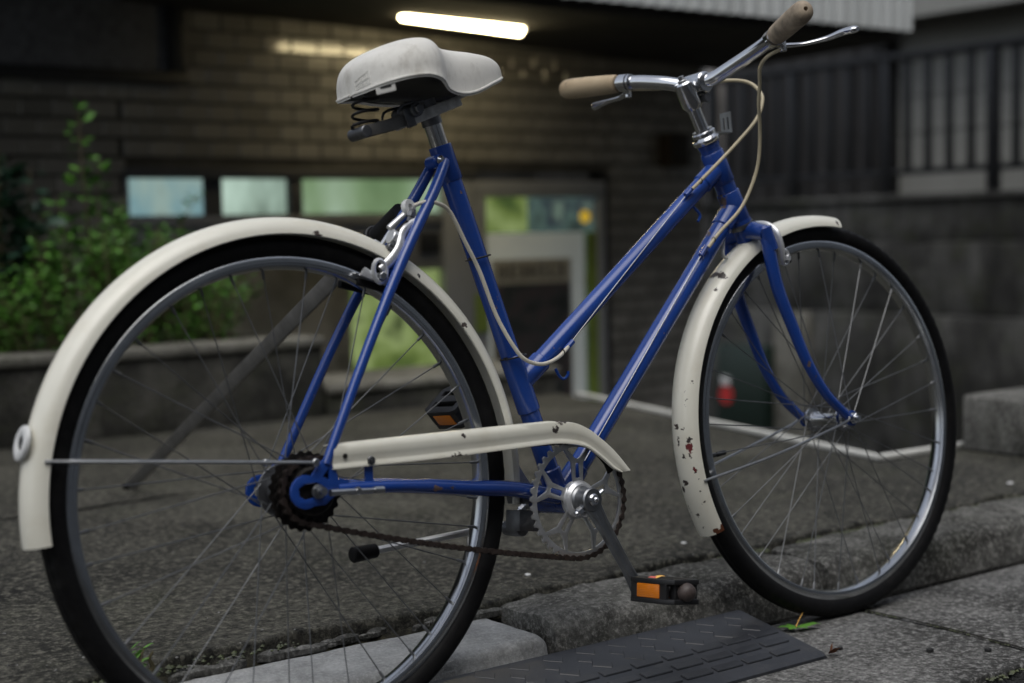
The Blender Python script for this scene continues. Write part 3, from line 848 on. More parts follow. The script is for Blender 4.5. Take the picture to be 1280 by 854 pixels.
# things on the tiled wall
sf = empty('dark_bars', (1.0, 3.67, 1.26)); tag(sf, 'dark bars and panel on the tiled wall at the upper left', 'frame')  # two dark bars meeting at a corner, with a backing panel
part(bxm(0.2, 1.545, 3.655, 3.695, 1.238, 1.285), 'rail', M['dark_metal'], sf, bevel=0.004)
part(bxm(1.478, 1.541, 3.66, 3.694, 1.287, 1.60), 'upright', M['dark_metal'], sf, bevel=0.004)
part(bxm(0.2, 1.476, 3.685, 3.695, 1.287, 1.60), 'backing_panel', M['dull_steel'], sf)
mbx = empty('meter_box', (4.04, 3.69, 1.03)); tag(mbx, 'small dark brown box fixed to the tiled wall right of the door', 'meter box')
part(bxm(3.965, 4.11, 3.62, 3.695, 0.955, 1.115), 'case', M['soil'], mbx, bevel=0.012)
part(bxm(3.985, 4.09, 3.612, 3.62, 0.975, 1.095), 'cover', M['ceiling_dark'], mbx, bevel=0.003)

# retaining wall with ledges, fence on top, house behind
rw = empty('retaining_wall', (6.5, 4, -1.15)); tag(rw, 'stained stepped concrete retaining wall below the black fence', 'wall')
part(bxm(6.40, 6.7, 0.7, 8.5, 0.55, 0.80), 'wall_tier', M['old_wall'], rw, bevel=0.01)
part(bxm(6.34, 6.7, 0.7, 8.5, 0.12, 0.548), 'wall_tier', M['old_wall'], rw, bevel=0.012)
part(bxm(6.27, 6.7, 0.7, 8.5, -1.15, 0.118), 'wall_tier', M['old_wall'], rw, bevel=0.012)
part(bxm(6.37, 6.74, 0.7, 8.5, 0.80, 0.835), 'coping', M['old_wall'], rw, bevel=0.006)
part(bxm(6.235, 6.27, 4.80, 5.10, -1.15, 0.11), 'pier', M['cap'], rw, bevel=0.004)
terr = bxm(6.7, 12, 0.7, 12, 0.5, 0.80).build('terrace', M['platform']); tag(terr, kind='structure')
fn = empty('iron_fence', (6.45, 4.3, 0.835)); tag(fn, 'black iron bar fence along the top of the retaining wall', 'fence')
part(bxm(6.42, 6.48, 0.9, 8.4, 1.645, 1.69), 'top_rail', M['fence_black'], fn, bevel=0.006)
part(bxm(6.43, 6.47, 0.9, 8.4, 0.955, 0.985), 'bottom_rail', M['fence_black'], fn, bevel=0.004)
pm = MB().box((0, 0, 0.405), (0.06, 0.062, 0.81)).mesh('post', bevel=0.004); pm.materials.append(M['fence_black'])
bm_ = MB().box((0, 0, 0), (0.030, 0.040, 0.66)).mesh('bar', bevel=0.003); bm_.materials.append(M['fence_black'])
y = 1.31
while y < 8.3:
    link_mesh('post', pm, None, fn, (0, y-4.3, 0))
    for k in range(1, 5): link_mesh('bar', bm_, None, fn, (0, y+0.152*k-4.3, 0.48))
    y += 0.758
hs_ = empty('neighbour_house', (7.5, 3, 0.8)); tag(hs_, 'beige sided house wall and eave beyond the black fence', 'house')
part(bxm(7.40, 7.6, -1.5, 5.02, 0.79, 1.995), 'wall', M['beige_siding'], hs_)
for z in (1.04, 1.28, 1.52, 1.76):
    part(bxm(7.392, 7.40, -1.5, 5.0, z, z+0.007), 'joint_strip', M['joint_beige'], hs_)
part(bxm(7.05, 7.6, -1.5, 5.05, 1.995, 2.03), 'soffit', M['soffit'], hs_)
part(bxm(7.03, 7.05, -1.5, 5.06, 1.99, 2.20), 'fascia_board', M['beige_siding'], hs_)
part(bxm(7.05, 7.6, -1.5, 5.05, 2.03, 3.6), 'upper_wall', M['beige_siding'], hs_)
shd = empty('shed', (7.3, 6.8, 0.8)); tag(shd, 'dark ribbed metal shed wall behind the left part of the fence', 'shed')
part(bxm(7.26, 7.5, 5.03, 10.5, 0.79, 3.4), 'wall', M['dark_siding'], shd)
rb = MB().box((0, 0, 0), (0.02, 0.05, 2.58)).mesh('rib', bevel=0.004); rb.materials.append(M['dark_siding'])
for k in range(26): link_mesh('rib', rb, None, shd, (7.25-7.3, 5.1+0.2*k-6.8, 2.10-0.8))
bw = bxm(4.3, 7.3, 10.4, 10.6, -1.15, 3.4).build('back_wall', M['mortar']); tag(bw, 'dark wall closing the far end of the court', 'wall')
cb = empty('green_cabinet', (6.2, 5.33, -0.7)); tag(cb, 'dark green cabinet with a red and white mark seen through the front wheel', 'cabinet')
part(bxm(6.16, 6.265, 5.11, 5.55, -0.70, -0.115), 'case', M['cabinet_green'], cb, bevel=0.01)
part(MB().lathe([(0.0001, 0), (0.060, 0), (0.060, 0.006), (0.0001, 0.006)], (6.16, 5.46, -0.455), (-1, 0, 0), 20), 'red_mark', M['red_mark'], cb)
part(bxm(6.154, 6.16, 5.43, 5.50, -0.385, -0.33), 'white_mark', M['paper_white'], cb)

# ================================================================== PLANTS
def leaf_shape(c, d, nrm, L, w):
    d = d.normalized(); s = d.cross(nrm)
    if s.length < 1e-3: s = d.orthogonal()
    s = s.normalized(); u = s.cross(d)
    return [c, c + d*L*0.35 + s*w*0.5 - u*w*0.08, c + d*L*0.75 + s*w*0.36 - u*w*0.05, c + d*L - u*L*0.12,
            c + d*L*0.75 - s*w*0.36 - u*w*0.05, c + d*L*0.35 - s*w*0.5 - u*w*0.08, c + d*L*0.5 + u*w*0.06]
LF = [(0, 1, 6), (1, 2, 6), (2, 3, 6), (3, 4, 6), (4, 5, 6), (5, 0, 6)]
def plant(name, label, cat, base, stems, mat, L, w, per, spread, seed, group=None):
    """stems: list of (x, y, height, lean_x, lean_y); leaves along each stem, crown as small leaves"""
    rnd = random.Random(seed)
    root = empty(name, base); tag(root, label, cat, group)
    lf = MB(); st = MB()
    for (sx, sy, h, lx, ly) in stems:
        p = [Vector((sx, sy, 0)), Vector((sx+lx*0.25+rnd.uniform(-.01, .01), sy+ly*.25, h*0.4)), Vector((sx+lx*.6, sy+ly*.6, h*.75)), Vector((sx+lx, sy+ly, h))]
        q = spline(p, 5)
        st.tube(q, [0.0045, 0.0015], 5)
        for k in range(per):
            t = 0.15 + 0.85*rnd.random()**0.8
            c = q[min(len(q)-1, int(t*(len(q)-1)))]
            a = rnd.uniform(0, 2*PI); rr = rnd.random()**0.6*spread*(1.15-0.6*t)
            c2 = c + Vector((math.cos(a)*rr, math.sin(a)*rr, rnd.uniform(-.02, .02)))
            if rr > 0.02 and k % 4 == 0: st.tube([c, c2], [0.0018, 0.0008], 4)
            d = Vector((math.cos(a), math.sin(a), rnd.uniform(-0.25, 0.9)))
            n_ = Vector((rnd.gauss(0, .5), rnd.gauss(0, .5), 1)).normalized()
            f = rnd.uniform(0.6, 1.25)
            lf.add(leaf_shape(c2, d, n_, L*f, w*f), LF)
    st.build('stem', M['stem'], root, weld=False)
    lf.build('foliage', M[mat], root, weld=False, recalc=False, sharp=180)
    return root
rnd = random.Random(5)
stems = []
for k in range(120):
    x = rnd.uniform(0.50, 1.20); y = rnd.uniform(2.70, 3.12)
    e = ((x-0.88)/0.40)**2 + ((y-2.9)/0.30)**2
    if e > 1: continue
    stems.append((x-0.85, y-2.9, (0.42-0.18*e)*rnd.uniform(.75, 1.1), rnd.uniform(-.06, .06)+(x-0.85)*.25, rnd.uniform(-.08, .03)))
plant('green_bush', 'bright green small-leaved bush filling the planter behind the rear wheel', 'bush', (0.85, 2.9, 0.28), stems, 'leaf_bright', 0.019, 0.011, 80, 0.06, 1)
stems = [(0, 0, 0.80, -0.02, 0.0), (0.03, 0.03, 0.62, 0.03, 0.02), (-0.03, 0.02, 0.52, -0.06, 0), (0.05, 0, 0.50, 0.05, -.03)]
plant('tall_shoot', 'tall thin leafy shoot rising above the bush against the tiles', 'plant', (0.83, 2.88, 0.28), stems, 'leaf_bright', 0.040, 0.017, 60, 0.038, 2)
stems = [(rnd.uniform(-.12, .1), rnd.uniform(-.1, .1), rnd.uniform(.35, .72), rnd.uniform(-.05, .05), rnd.uniform(-.05, .05)) for k in range(16)]
plant('dark_shrub', 'dark glossy-leaved shrub at the left edge of the planter', 'shrub', (0.58, 2.95, 0.28), stems, 'leaf_dark', 0.06, 0.035, 34, 0.05, 3)
stems = [(0, 0, 0.36, 0.10, 0.0), (0.02, 0.02, 0.52, 0.20, 0.02), (0.0, 0.02, 0.42, 0.14, -.03), (-.05, 0, .36, .05, 0)]
plant('leaning_sprig', 'thin leafy sprig leaning right in front of the lit window', 'plant', (1.03, 2.95, 0.28), stems, 'leaf_mid', 0.036, 0.018, 26, 0.03, 4)
stems = [(rnd.uniform(-.16, .14), rnd.uniform(-.08, .05), rnd.uniform(.10, .28), rnd.uniform(-.08, .14), rnd.uniform(-.06, .02)) for k in range(22)]
plant('low_ground_plant', 'low green plant trailing over the right end of the planter', 'plant', (1.12, 2.82, 0.28), stems, 'leaf_mid', 0.022, 0.014, 34, 0.04, 6)
stems = [(rnd.uniform(-.02, .02), rnd.uniform(-.01, .01), rnd.uniform(.02, .045), rnd.uniform(-.02, .02), rnd.uniform(-.02, .01)) for k in range(9)]
plant('grass_tuft', 'small tuft of grass in the joint behind the rear tyre', 'grass', (-0.16, 0.212, 0.07), stems, 'leaf_bright', 0.028, 0.004, 4, 0.004, 9)

# ================================================================== BICYCLE (its own axes: x forward, y left, z up; leaning away on the prop)
bike = empty('bicycle', (0, 0, 0)); bike.rotation_euler = (-LEAN, 0, 0)
tag(bike, 'old blue step-through bicycle with cream mudguards and a white sprung saddle', 'bicycle')
TR = 0.33
BB = Vector((0.428, 0, 0.267)); FH = Vector((1.017, 0.0, 0.33)); RH = Vector((0, 0, 0.33))
def V(*a): return Vector(a)
blue = M['blue_paint']
def pt(mb, name, mat, parent=None, **kw): return mb.build(name, mat, parent or bike, **kw)

# --- frame: lugs and shells are the frame mesh, each tube a child
st_t = V(0.2735, 0, 0.781); st_d = (st_t-BB).normalized()
ht_t = V(0.792, 0, 0.797); ht_b = V(0.8505, 0, 0.664); h_d = (ht_t-ht_b).normalized()
tt_a = ht_b + h_d*0.100; tt_b = BB + st_d*0.180
dt_a = ht_b + h_d*0.030; dt_b = BB
frame = pt(MB().cyl((BB.x, -0.034, BB.z), (BB.x, 0.034, BB.z), 0.0215, 20, 0.002), 'frame', blue, sharp=40)
def fr(mb, name, mat=blue, **kw): return mb.build(name, mat, frame, **kw)
def lug(pts, r): fr(MB().tube(pts, r, 20), 'lug')
lug([st_t - st_d*0.052, st_t - st_d*0.05, st_t - st_d*0.001, st_t], [0.0152, 0.0166, 0.0166, 0.0158])
lug([BB + st_d*.012, BB + st_d*0.046, BB + st_d*0.048], [0.0170, 0.0168, 0.015])
lug([tt_b - st_d*0.044, tt_b - st_d*0.042, tt_b + st_d*0.040, tt_b + st_d*0.042], [0.0150, 0.0167, 0.0167, 0.015])
d = (tt_a-tt_b).normalized()
lug([tt_b, tt_b + d*0.050, tt_b + d*0.052], [0.0163, 0.0163, 0.0146])
lug([tt_a, tt_a - d*0.046, tt_a - d*0.048], [0.0163, 0.0163, 0.0146])
d2 = (dt_a-dt_b).normalized()
lug([dt_a, dt_a - d2*0.046, dt_a - d2*0.048], [0.0177, 0.0177, 0.016])
lug([dt_b, dt_b + d2*0.056, dt_b + d2*0.058], [0.0177, 0.0175, 0.0158])
for c in (tt_a, dt_a): lug([c - h_d*0.027, c - h_d*0.025, c + h_d*0.025, c + h_d*0.027], [0.0178, 0.0192, 0.0192, 0.0178])
lug([ht_b, ht_b + h_d*0.004, ht_b + h_d*0.012], [0.0196, 0.0196, 0.0182])
lug([ht_t, ht_t - h_d*0.004, ht_t - h_d*0.010], [0.0190, 0.0190, 0.0180])
ear = st_t - st_d*0.020 + V(-0.017, 0, -0.004)
fr(MB().cyl(ear + V(0, -0.013, 0), ear + V(0, 0.013, 0), 0.0095, 16, 0.002), 'clamp_ear')
fr(MB().tube([BB, st_t], 0.0146, 20), 'seat_tube')
fr(MB().tube([tt_b, tt_a], 0.0141, 20), 'top_tube')
fr(MB().tube([dt_b, dt_a], 0.0154, 20), 'down_tube')
fr(MB().tube([ht_b, ht_t], 0.0172, 20), 'head_tube')
for s in (-1, 1):
    fr(MB().tube(spline([(0.270, s*0.0165, 0.758), (0.240, s*0.024, 0.712), (0.175, s*0.037, 0.624), (0.100, s*0.050, 0.507), (0.0165, s*0.061, 0.362)], 4),
                 [0.0062, 0.0078, 0.0080, 0.0080, 0.0080, 0.0080, 0.0080, 0.0080, 0.0079, 0.0077, 0.0075, 0.0072, 0.0070, 0.0068, 0.0066, 0.0064, 0.0062], 14), 'seat_stay')
    fr(MB().tube(spline([(0.030, s*0.060, 0.330), (0.14, s*0.055, 0.3205), (0.25, s*0.043, 0.3045), (0.33, s*0.031, 0.2930), (0.42, s*0.022, 0.270)], 4),
                 [0.0068]+[0.0085]*4+[0.0100]*4+[0.0112]*8, 14), 'chain_stay')
    # slotted dropout plate
    outer = []
    for k in range(13):
        a = R_(62 + 236*k/12); outer.append((-0.016+0.0205*math.cos(a), -0.002+0.0205*math.sin(a)))
    outer = [(0.018, 0.038), (0.006, 0.030)] + outer + [(0.010, -0.020), (0.022, -0.012), (0.040, -0.005), (0.046, 0.006), (0.030, 0.010), (0.026, 0.034)]
    slot = [(-0.0265, 0.004), (-0.018, 0.0085), (0.000, 0.0090), (0.008, 0.004), (0.008, -0.006), (-0.004, -0.0115), (-0.018, -0.0125), (-0.0265, -0.007)]
    tri = [(0.008, 0.015), (0.020, 0.026), (0.019, 0.008)]
    me = extrude_holes(outer, [slot, tri], 0.005, 'dropout', 0.001)
    o = link_mesh('dropout', me, blue, frame, (0, s*0.0615, 0.333)); o.rotation_euler = (PI/2, 0, 0)
fr(MB().tube([(0.166, -0.036, 0.607), (0.166, 0.036, 0.607)], 0.0065, 12), 'brake_bridge')
fr(MB().tube([(0.352, -0.030, 0.287), (0.352, 0.030, 0.287)], 0.0065, 12), 'chainstay_bridge')
# cable stops and pump peg
for c in ((0.7275, -0.0155, 0.7140), (0.4600, -0.0150, 0.4880)):
    fr(MB().tube([V(*c) + d*0.010, V(*c) - d*0.010], 0.0042, 10), 'cable_stop')
c = V(0.7480, -0.0150, 0.6200)
fr(MB().tube([c + d2*0.010, c - d2*0.010], 0.0042, 10), 'cable_stop')
def hook(c):
    return MB().tube(spline([c, c + V(0.006, 0, -0.011), c + V(0.014, 0, -0.016), c + V(0.022, 0, -0.011), c + V(0.023, 0, -0.005)], 4), 0.0024, 8)
fr(hook(V(0.4400, -0.004, 0.4560)), 'pump_peg')
fr(MB().tube(spline([(0.735, -0.004, 0.701), (0.747, -0.004, 0.690), (0.758, -0.004, 0.678), (0.752, -0.004, 0.668)], 4), 0.0025, 8), 'pump_peg')
pt(MB().cyl(ear + V(0, -0.0215, 0), ear + V(0, -0.013, 0), 0.0068, 16, 0.003), 'seat_bolt', M['chrome'])
pt(MB().cyl(ear + V(0, 0.013, 0), ear + V(0, 0.020, 0), 0.006, 6, 0.001), 'seat_bolt', M['chrome'])
pt(MB().tube([st_t - st_d*0.03, st_t + st_d*0.065], 0.0127, 22), 'seat_post', M['post_steel'])

# --- headset, stem, bars
hp = ht_t
mb = MB().lathe([(0.0001, -0.002), (0.021, -0.002), (0.0225, 0.001), (0.0225, 0.005), (0.019, 0.007), (0.0175, 0.010), (0.0195, 0.0115), (0.0195, 0.016), (0.0165, 0.018), (0.0165, 0.0205), (0.0001, 0.0208)], hp, h_d, 24)
pt(mb, 'headset', M['chrome'])
pt(MB().lathe([(0.0001, 0.000), (0.0205, 0.000), (0.021, -0.003), (0.019, -0.008), (0.0001, -0.009)], ht_b, h_d, 24), 'lower_headset', M['dull_steel'])
q_t = hp + h_d*0.094
clampc = V(0.782, 0, 0.8895)
mb = MB().tube([hp + h_d*0.012, hp + h_d*0.082], 0.0111, 22)
mb.tube([hp + h_d*0.056, hp + h_d*0.064, hp + h_d*0.100, hp + h_d*0.103], [0.0114, 0.0160, 0.0160, 0.0138], 22)
mb.tube([hp + h_d*0.084, clampc], [0.0150, 0.0150], 16)
mb.tube([clampc + V(0, 0.021, 0), clampc + V(0, 0.019, 0), clampc + V(0, -0.019, 0), clampc + V(0, -0.021, 0)], [0.0150, 0.0172, 0.0172, 0.0150], 22)
stem = pt(mb, 'stem', M['chrome'])
MB().cyl(hp + h_d*0.101, hp + h_d*0.107, 0.0075, 16, 0.001).tube([hp + h_d*0.107, hp + h_d*0.113], 0.0052, 6).build('expander_bolt', M['steel'], stem)
MB().cyl(clampc + V(0.004, -0.012, -0.024), clampc + V(0.004, 0.012, -0.024), 0.0060, 12, 0.001).cyl(clampc + V(0.004, -0.018, -0.024), clampc + V(0.004, -0.012, -0.024), 0.0078, 6).build('clamp_bolt', M['dull_steel'], stem)
barR = [(0.782, 0, 0.8895), (0.7885, -0.018, 0.8915), (0.7955, -0.035, 0.8965), (0.8010, -0.062, 0.9055), (0.8045, -0.092, 0.9145), (0.8058, -0.120, 0.9225), (0.8040, -0.145, 0.9290), (0.8005, -0.158, 0.9320)]
gR0, gR1 = V(0.8000, -0.160, 0.9322), V(0.7560, -0.262, 0.9445)
barL = [(0.782, 0, 0.8895), (0.772, 0.022, 0.8915), (0.757, 0.050, 0.9005), (0.743, 0.090, 0.9100), (0.730, 0.122, 0.9140)]
gL0, gL1 = V(0.7275, 0.130, 0.9150), V(0.7020, 0.2420, 0.9265)
bar = pt(MB().tube(spline(list(reversed(barR)) + barL[1:], 6), 0.0111, 20), 'handlebar', M['chrome'])
MB().tube([gR0 + (gR0-gR1)*0.02, gR1 + (gR0-gR1)*0.1], 0.0108, 16).build('bar_end', M['chrome'], bar)
MB().tube([gL0 + (gL0-gL1)*0.12, gL1 + (gL0-gL1)*0.1], 0.0108, 16).build('bar_end', M['chrome'], bar)
def grip(a, b, mat):
    t = (b-a); L = t.length
    prof = [(0.0112, 0.0), (0.0140, 0.0005), (0.0152, 0.004), (0.0163, L*0.25), (0.0170, L*0.55), (0.0172, L*0.8), (0.0160, L*0.93), (0.0125, L*0.985), (0.0060, L+0.0015), (0.0034, L+0.0016), (0.0030, L-0.009), (0.0001, L-0.009)]
    return MB().lathe(prof, a, t, 24).build('grip', mat, bar, sharp=60)
grip(gR0, gR1, M['grip_dirty']); grip(gL0, gL1, M['grip'])
bpy.data.objects['grip']['label'] = 'dirty worn grip with a small hole in its end'
# brake levers: clamp, bracket, blade
def lever(a, blade, piv, name):
    t = (a[1]-a[0]).normalized()
    mb = MB().tube([a[0] - t*0.010, a[0] - t*0.0095, a[0] + t*0.006, a[0] + t*0.0065], [0.0116, 0.0140, 0.0140, 0.0116], 18)
    mb.tube([a[0] - t*0.016, a[0] - t*0.012], 0.0134, 18)
    mb.tube(spline([a[0] - t*0.002 + (piv-a[0])*0.3, piv], 3), [0.0075, 0.0065], 10)
    mb.cyl(piv + V(0, 0, -0.009), piv + V(0, 0, 0.007), 0.0060, 12, 0.001)
    root = mb.build(name, M['chrome'], bike)
    n = len(blade)
    q = spline(blade, 5); k = len(q)
    w = [0.0074 - 0.0020*math.sin(PI*min(1, i/(k-1)*1.25)) + 0.0030*max(0, i/(k-1)-0.55)/0.45 for i in range(k-3)] + [0.0100, 0.0086, 0.005]
    MB().tube(q, w, 12, flat=0.60, upv=(0, 0, 1)).build('lever_blade', M['chrome'], root)
    return root
lever((gR0 - (gR1-gR0).normalized()*0.012, gR0), [(0.826, -0.146, 0.9205), (0.8400, -0.150, 0.9215), (0.8580, -0.157, 0.9225), (0.8700, -0.166, 0.9240), (0.8880, -0.186, 0.9275), (0.8990, -0.210, 0.9325), (0.9015, -0.234, 0.9315)], V(0.826, -0.148, 0.9205), 'brake_lever')
lever((gL0 - (gL1-gL0).normalized()*0.012, gL0), [(0.748, 0.132, 0.9000), (0.748, 0.150, 0.8960), (0.744, 0.170, 0.8950), (0.737, 0.190, 0.8925), (0.731, 0.203, 0.8890)], V(0.747, 0.128, 0.9010), 'brake_lever')
# reflector bracket on the headset
mb = MB()
mb.beam((0.800, 0, 0.8115), (0.8380, 0, 0.8115), 0.016, 0.002, (0, 0, 1))
me = extrude_holes([(-.012, 0), (.012, 0), (.012, .034), (-.012, .034)], [[(-.007, .006), (-.003, .006), (-.003, .026), (-.007, .026)], [(.002, .006), (.006, .006), (.006, .026), (.002, .026)]], 0.002, 'plate')
rbk = pt(mb, 'reflector_bracket', M['steel'])
o = link_mesh('bracket_plate', me, M['steel'], rbk, (0.8390, 0, 0.8115)); o.rotation_euler = (PI/2, 0, PI/2)

# --- fork
mb = MB()
mb.tube([ht_b - h_d*0.030, ht_b - h_d*0.002], 0.0165, 18)
crown = ht_b - h_d*0.020
mb.tube([crown + V(0.0, -0.048, -0.004), crown + V(0.0, -0.046, -0.003), crown + V(0, -0.022, 0.004), crown + V(0, 0.022, 0.004), crown + V(0, 0.046, -0.003), crown + V(0, 0.048, -0.004)], [0.008, 0.0125, 0.0150, 0.0150, 0.0125, 0.008], 16)
for s in (-1, 1):
    mb.tube([crown + V(0, s*0.043, 0.008), crown + V(0, s*0.043, 0.006), crown + V(0.012, s*0.044, -0.030), crown + V(0.0125, s*0.044, -0.032)], [0.0095, 0.0128, 0.0124, 0.010], 16)
fork = pt(mb, 'fork', blue)
for s in (-1, 1):
    p = spline([crown + V(0.004, s*0.043, -0.005), (0.8735, s*0.0455, 0.560), (0.8975, s*0.0475, 0.494), (0.9260, s*0.049, 0.428), (0.9610, s*0.050, 0.376), (1.0030, s*0.0505, 0.3385), (1.012, s*0.0505, 0.332)], 5)
    k = len(p)
    MB().tube(p, [0.0122 - 0.0052*(i/(k-1))**1.1 for i in range(k)], 16, flat=0.86, upv=(0, 1, 0)).build('fork_blade', blue, fork)
    o = MB().lathe([(0.0001, -0.002), (0.013, -0.002), (0.013, 0.002), (0.0001, 0.002)], (FH.x, s*0.0505, FH.z), (0, 1, 0), 16).build('fork_end', blue, fork)

# --- wheels
def wheel(hub, name, label, rear):
    root = empty(name, hub, bike); 
    if label: root['label'] = label
    # rim: two side walls, deep well
    prof = [(0.3005, -0.0128), (0.3015, -0.0120), (0.3000, -0.0108), (0.2930, -0.0105), (0.2900, 0), (0.2930, 0.0105), (0.3000, 0.0108), (0.3015, 0.0120), (0.3005, 0.0128),
            (0.2900, 0.0132), (0.2885, 0.0126), (0.2862, 0.0075), (0.2852, 0.0), (0.2862, -0.0075), (0.2885, -0.0126), (0.2900, -0.0132)]
    MB().lathe(prof, (0, 0, 0), (0, 1, 0), 128, closed_prof=True).build('rim', M['rim_metal'], root, sharp=40)
    n = 288; tp = []
    base = [(0.2990, 0.0100), (0.3030, 0.0135), (0.3080, 0.0162), (0.3140, 0.0174), (0.3190, 0.0172), (0.3222, 0.0164), (0.3245, 0.0150), (0.3265, 0.0128), (0.3285, 0.0095), (0.3290, 0.0088), (0.3278, 0.0080), (0.3292, 0.0072), (0.3298, 0.0030), (0.3288, 0.0015)]
    full = [(r, -y) for r, y in base] + [(r, y) for r, y in reversed(base)]
    rows = []
    for j in range(n):
        a = 2*PI*j/n; row = []
        for r, y in full:
            if 0.3215 < r < 0.3288: r = r - (0.0016 if (j % 3 == 0) else 0)
            row.append(V(r*math.sin(a), y, r*math.cos(a)))
        rows.append(row)
    t = MB().grid(rows, closed_v=True).build('tyre', M['rubber'], root, sharp=50)
    # hub
    if rear:
        hb = MB().cyl((0, -0.030, 0), (0, 0.038, 0), 0.0245, 20, 0.002)
        for y in (-0.026, 0.033): hb.lathe([(0.015, -0.002), (0.034, -0.0015), (0.035, 0), (0.034, 0.0015), (0.015, 0.002)], (0, y, 0), (0, 1, 0), 28)
        hb.lathe([(0.0001, 0), (0.027, 0.001), (0.029, 0.004), (0.029, 0.010), (0.0001, 0.010)], (0, 0.038, 0), (0, 1, 0), 24)
        hb.build('hub', M['dull_steel'], root)
        axl = MB().cyl((0, -0.082, 0), (0, 0.078, 0), 0.0047, 12)
        for s in (-1, 1):
            axl.cyl((0, s*0.0648, 0), (0, s*0.0662, 0), 0.0092, 18); axl.cyl((0, s*0.0662, 0), (0, s*0.0740, 0), 0.0078, 6)
        axl.build('axle', M['steel'], root)
        sp = MB()
        for y, rr, tth in [(-0.030, 0.050, 24), (-0.0365, 0.0445, 22), (-0.043, 0.0390, 20), (-0.049, 0.034, 16)]:
            pf = []
            for k in range(tth*4):
                a = 2*PI*k/(tth*4); r = rr + (0.0014 if k % 4 in (0, 1) else -0.0016); pf.append((r*math.cos(a), y-0.001, r*math.sin(a)))
            sp.prism(pf, (0, 1, 0), 0.002)
        sp.cyl((0, -0.056, 0), (0, -0.028, 0), 0.031, 24, 0.003)
        sp.build('freewheel', M['greasy'], root, smooth=False)
        fy, fr_, fys = (-0.026, 0.033), 0.0315, 0.0
    else:
        hb = MB().lathe([(0.0001, -0.0395), (0.012, -0.0395), (0.0145, -0.036), (0.0205, -0.0345), (0.0205, -0.0320), (0.013, -0.030), (0.0102, -0.022), (0.0102, 0.022), (0.013, 0.030), (0.0205, 0.0320), (0.0205, 0.0345), (0.0145, 0.036), (0.012, 0.0395), (0.0001, 0.0395)], (0, 0, 0), (0, 1, 0), 24)
        hb.build('hub', M['chrome'], root)
        axl = MB().cyl((0, -0.068, 0), (0, 0.068, 0), 0.0042, 12)
        for s in (-1, 1): axl.cyl((0, s*0.053, 0), (0, s*0.055, 0), 0.0095, 18); axl.cyl((0, s*0.055, 0), (0, s*0.0625, 0), 0.0082, 6, 0.001); axl.cyl((0, s*0.040, 0), (0, s*0.047, 0), 0.008, 16)
        axl.build('axle', M['chrome'], root)
        fy, fr_ = (-0.0333, 0.0333), 0.0190
    # 36 spokes, crossed three
    off = 0.05 if rear else 0.31
    for side in (0, 1):
        y = fy[side]
        for k in range(18):
            ah = off + 2*PI*k/18 + (PI/18 if side else 0)
            ar = ah + (R_(61) if k % 2 else -R_(61)) + R_(5)
            yy = y + (0.0022 if k % 2 else -0.0022)
            a = V(fr_*math.sin(ah), yy, fr_*math.cos(ah)); b_ = V(0.2870*math.sin(ar), 0.004*(1 if side else -1), 0.2870*math.cos(ar))
            mb = MB().tube([a, b_], 0.00085, 6)
            dd = (b_-a).normalized()
            mb.tube([b_ - dd*0.013, b_ - dd*0.012, b_ - dd*0.001], [0.0013, 0.0021, 0.0021], 6)
            mb.build('spoke', M['spoke_steel'], root)
    av = R_(-97) if not rear else R_(200)
    dv = V(math.sin(av), 0, math.cos(av))
    MB().tube([dv*0.286, dv*0.268, dv*0.266], [0.003, 0.003, 0.002], 8).tube([dv*0.268, dv*0.250], 0.0042, 8).build('valve', M['black_plastic'], root)
    return root
wheel(RH, 'rear_wheel', None, True)
wheel(FH, 'front_wheel', None, False)

# --- mudguards
def guard(cen, Rc, hw, a0, a1, name, mat, depth=0.024, lipflare=0.0):
    """arched blade round the wheel: a0..a1 in degrees from +x over the top"""
    n = int(abs(a1-a0)*0.7); rows = []
    for i in range(n+1):
        a = R_(a0 + (a1-a0)*i/n); e = V(math.cos(a), 0, math.sin(a)); row = []
        for k in range(13):
            t = -1 + 2*k/12
            y = hw*math.sin(t*PI/2*0.97)
            r = Rc - depth*(1-math.cos(t*PI/2))
            row.append(e*r + V(0, y, 0))
        # rolled lips
        row = [row[0] + V(0, 0.0016, 0) - e*0.0012] + row + [row[-1] + V(0, -0.0016, 0) - e*0.0012]
        rows.append(row)
    o = MB().grid(rows).build(name, mat, bike, cen, solid=0.0011, sharp=50)
    return o
rf = guard(RH + V(0.002, 0, 0), 0.3535, 0.0275, -10, 184.2, 'rear_mudguard', M['cream_rear'])
def at_guard(a, r, y=0.0): a = R_(a); return V(r*math.cos(a), y, r*math.sin(a))
# white reflector mount on the rear blade
rc = at_guard(164.5, 0.3545); dn = at_guard(164.5, 1.0)
mb = MB().lathe([(0.0085, 0.0), (0.0205, 0.0), (0.0215, 0.0015), (0.0205, 0.0050), (0.0180, 0.0062), (0.0120, 0.0062), (0.0085, 0.0045), (0.0085, 0.0)], rc, dn, 28)
mb.build('reflector_mount', M['white_plastic'], rf)
MB().cyl(rc, rc + dn*0.004, 0.0078, 14, 0.001).build('reflector_bolt', M['black_plastic'], rf)
for s in (-1, 1):
    a = at_guard(167.5, 0.3370, s*0.0275); b_ = V(-0.004, s*0.0655, 0.0365)
    MB().tube(spline([a, a*0.6 + b_*0.4 + V(0, s*0.004, 0), b_], 4), 0.0024, 8).cyl(b_ + V(0.0, s*-0.002, 0), b_ + V(0, s*0.006, 0), 0.0052, 10, 0.001).build('mudguard_stay', M['steel'], rf)
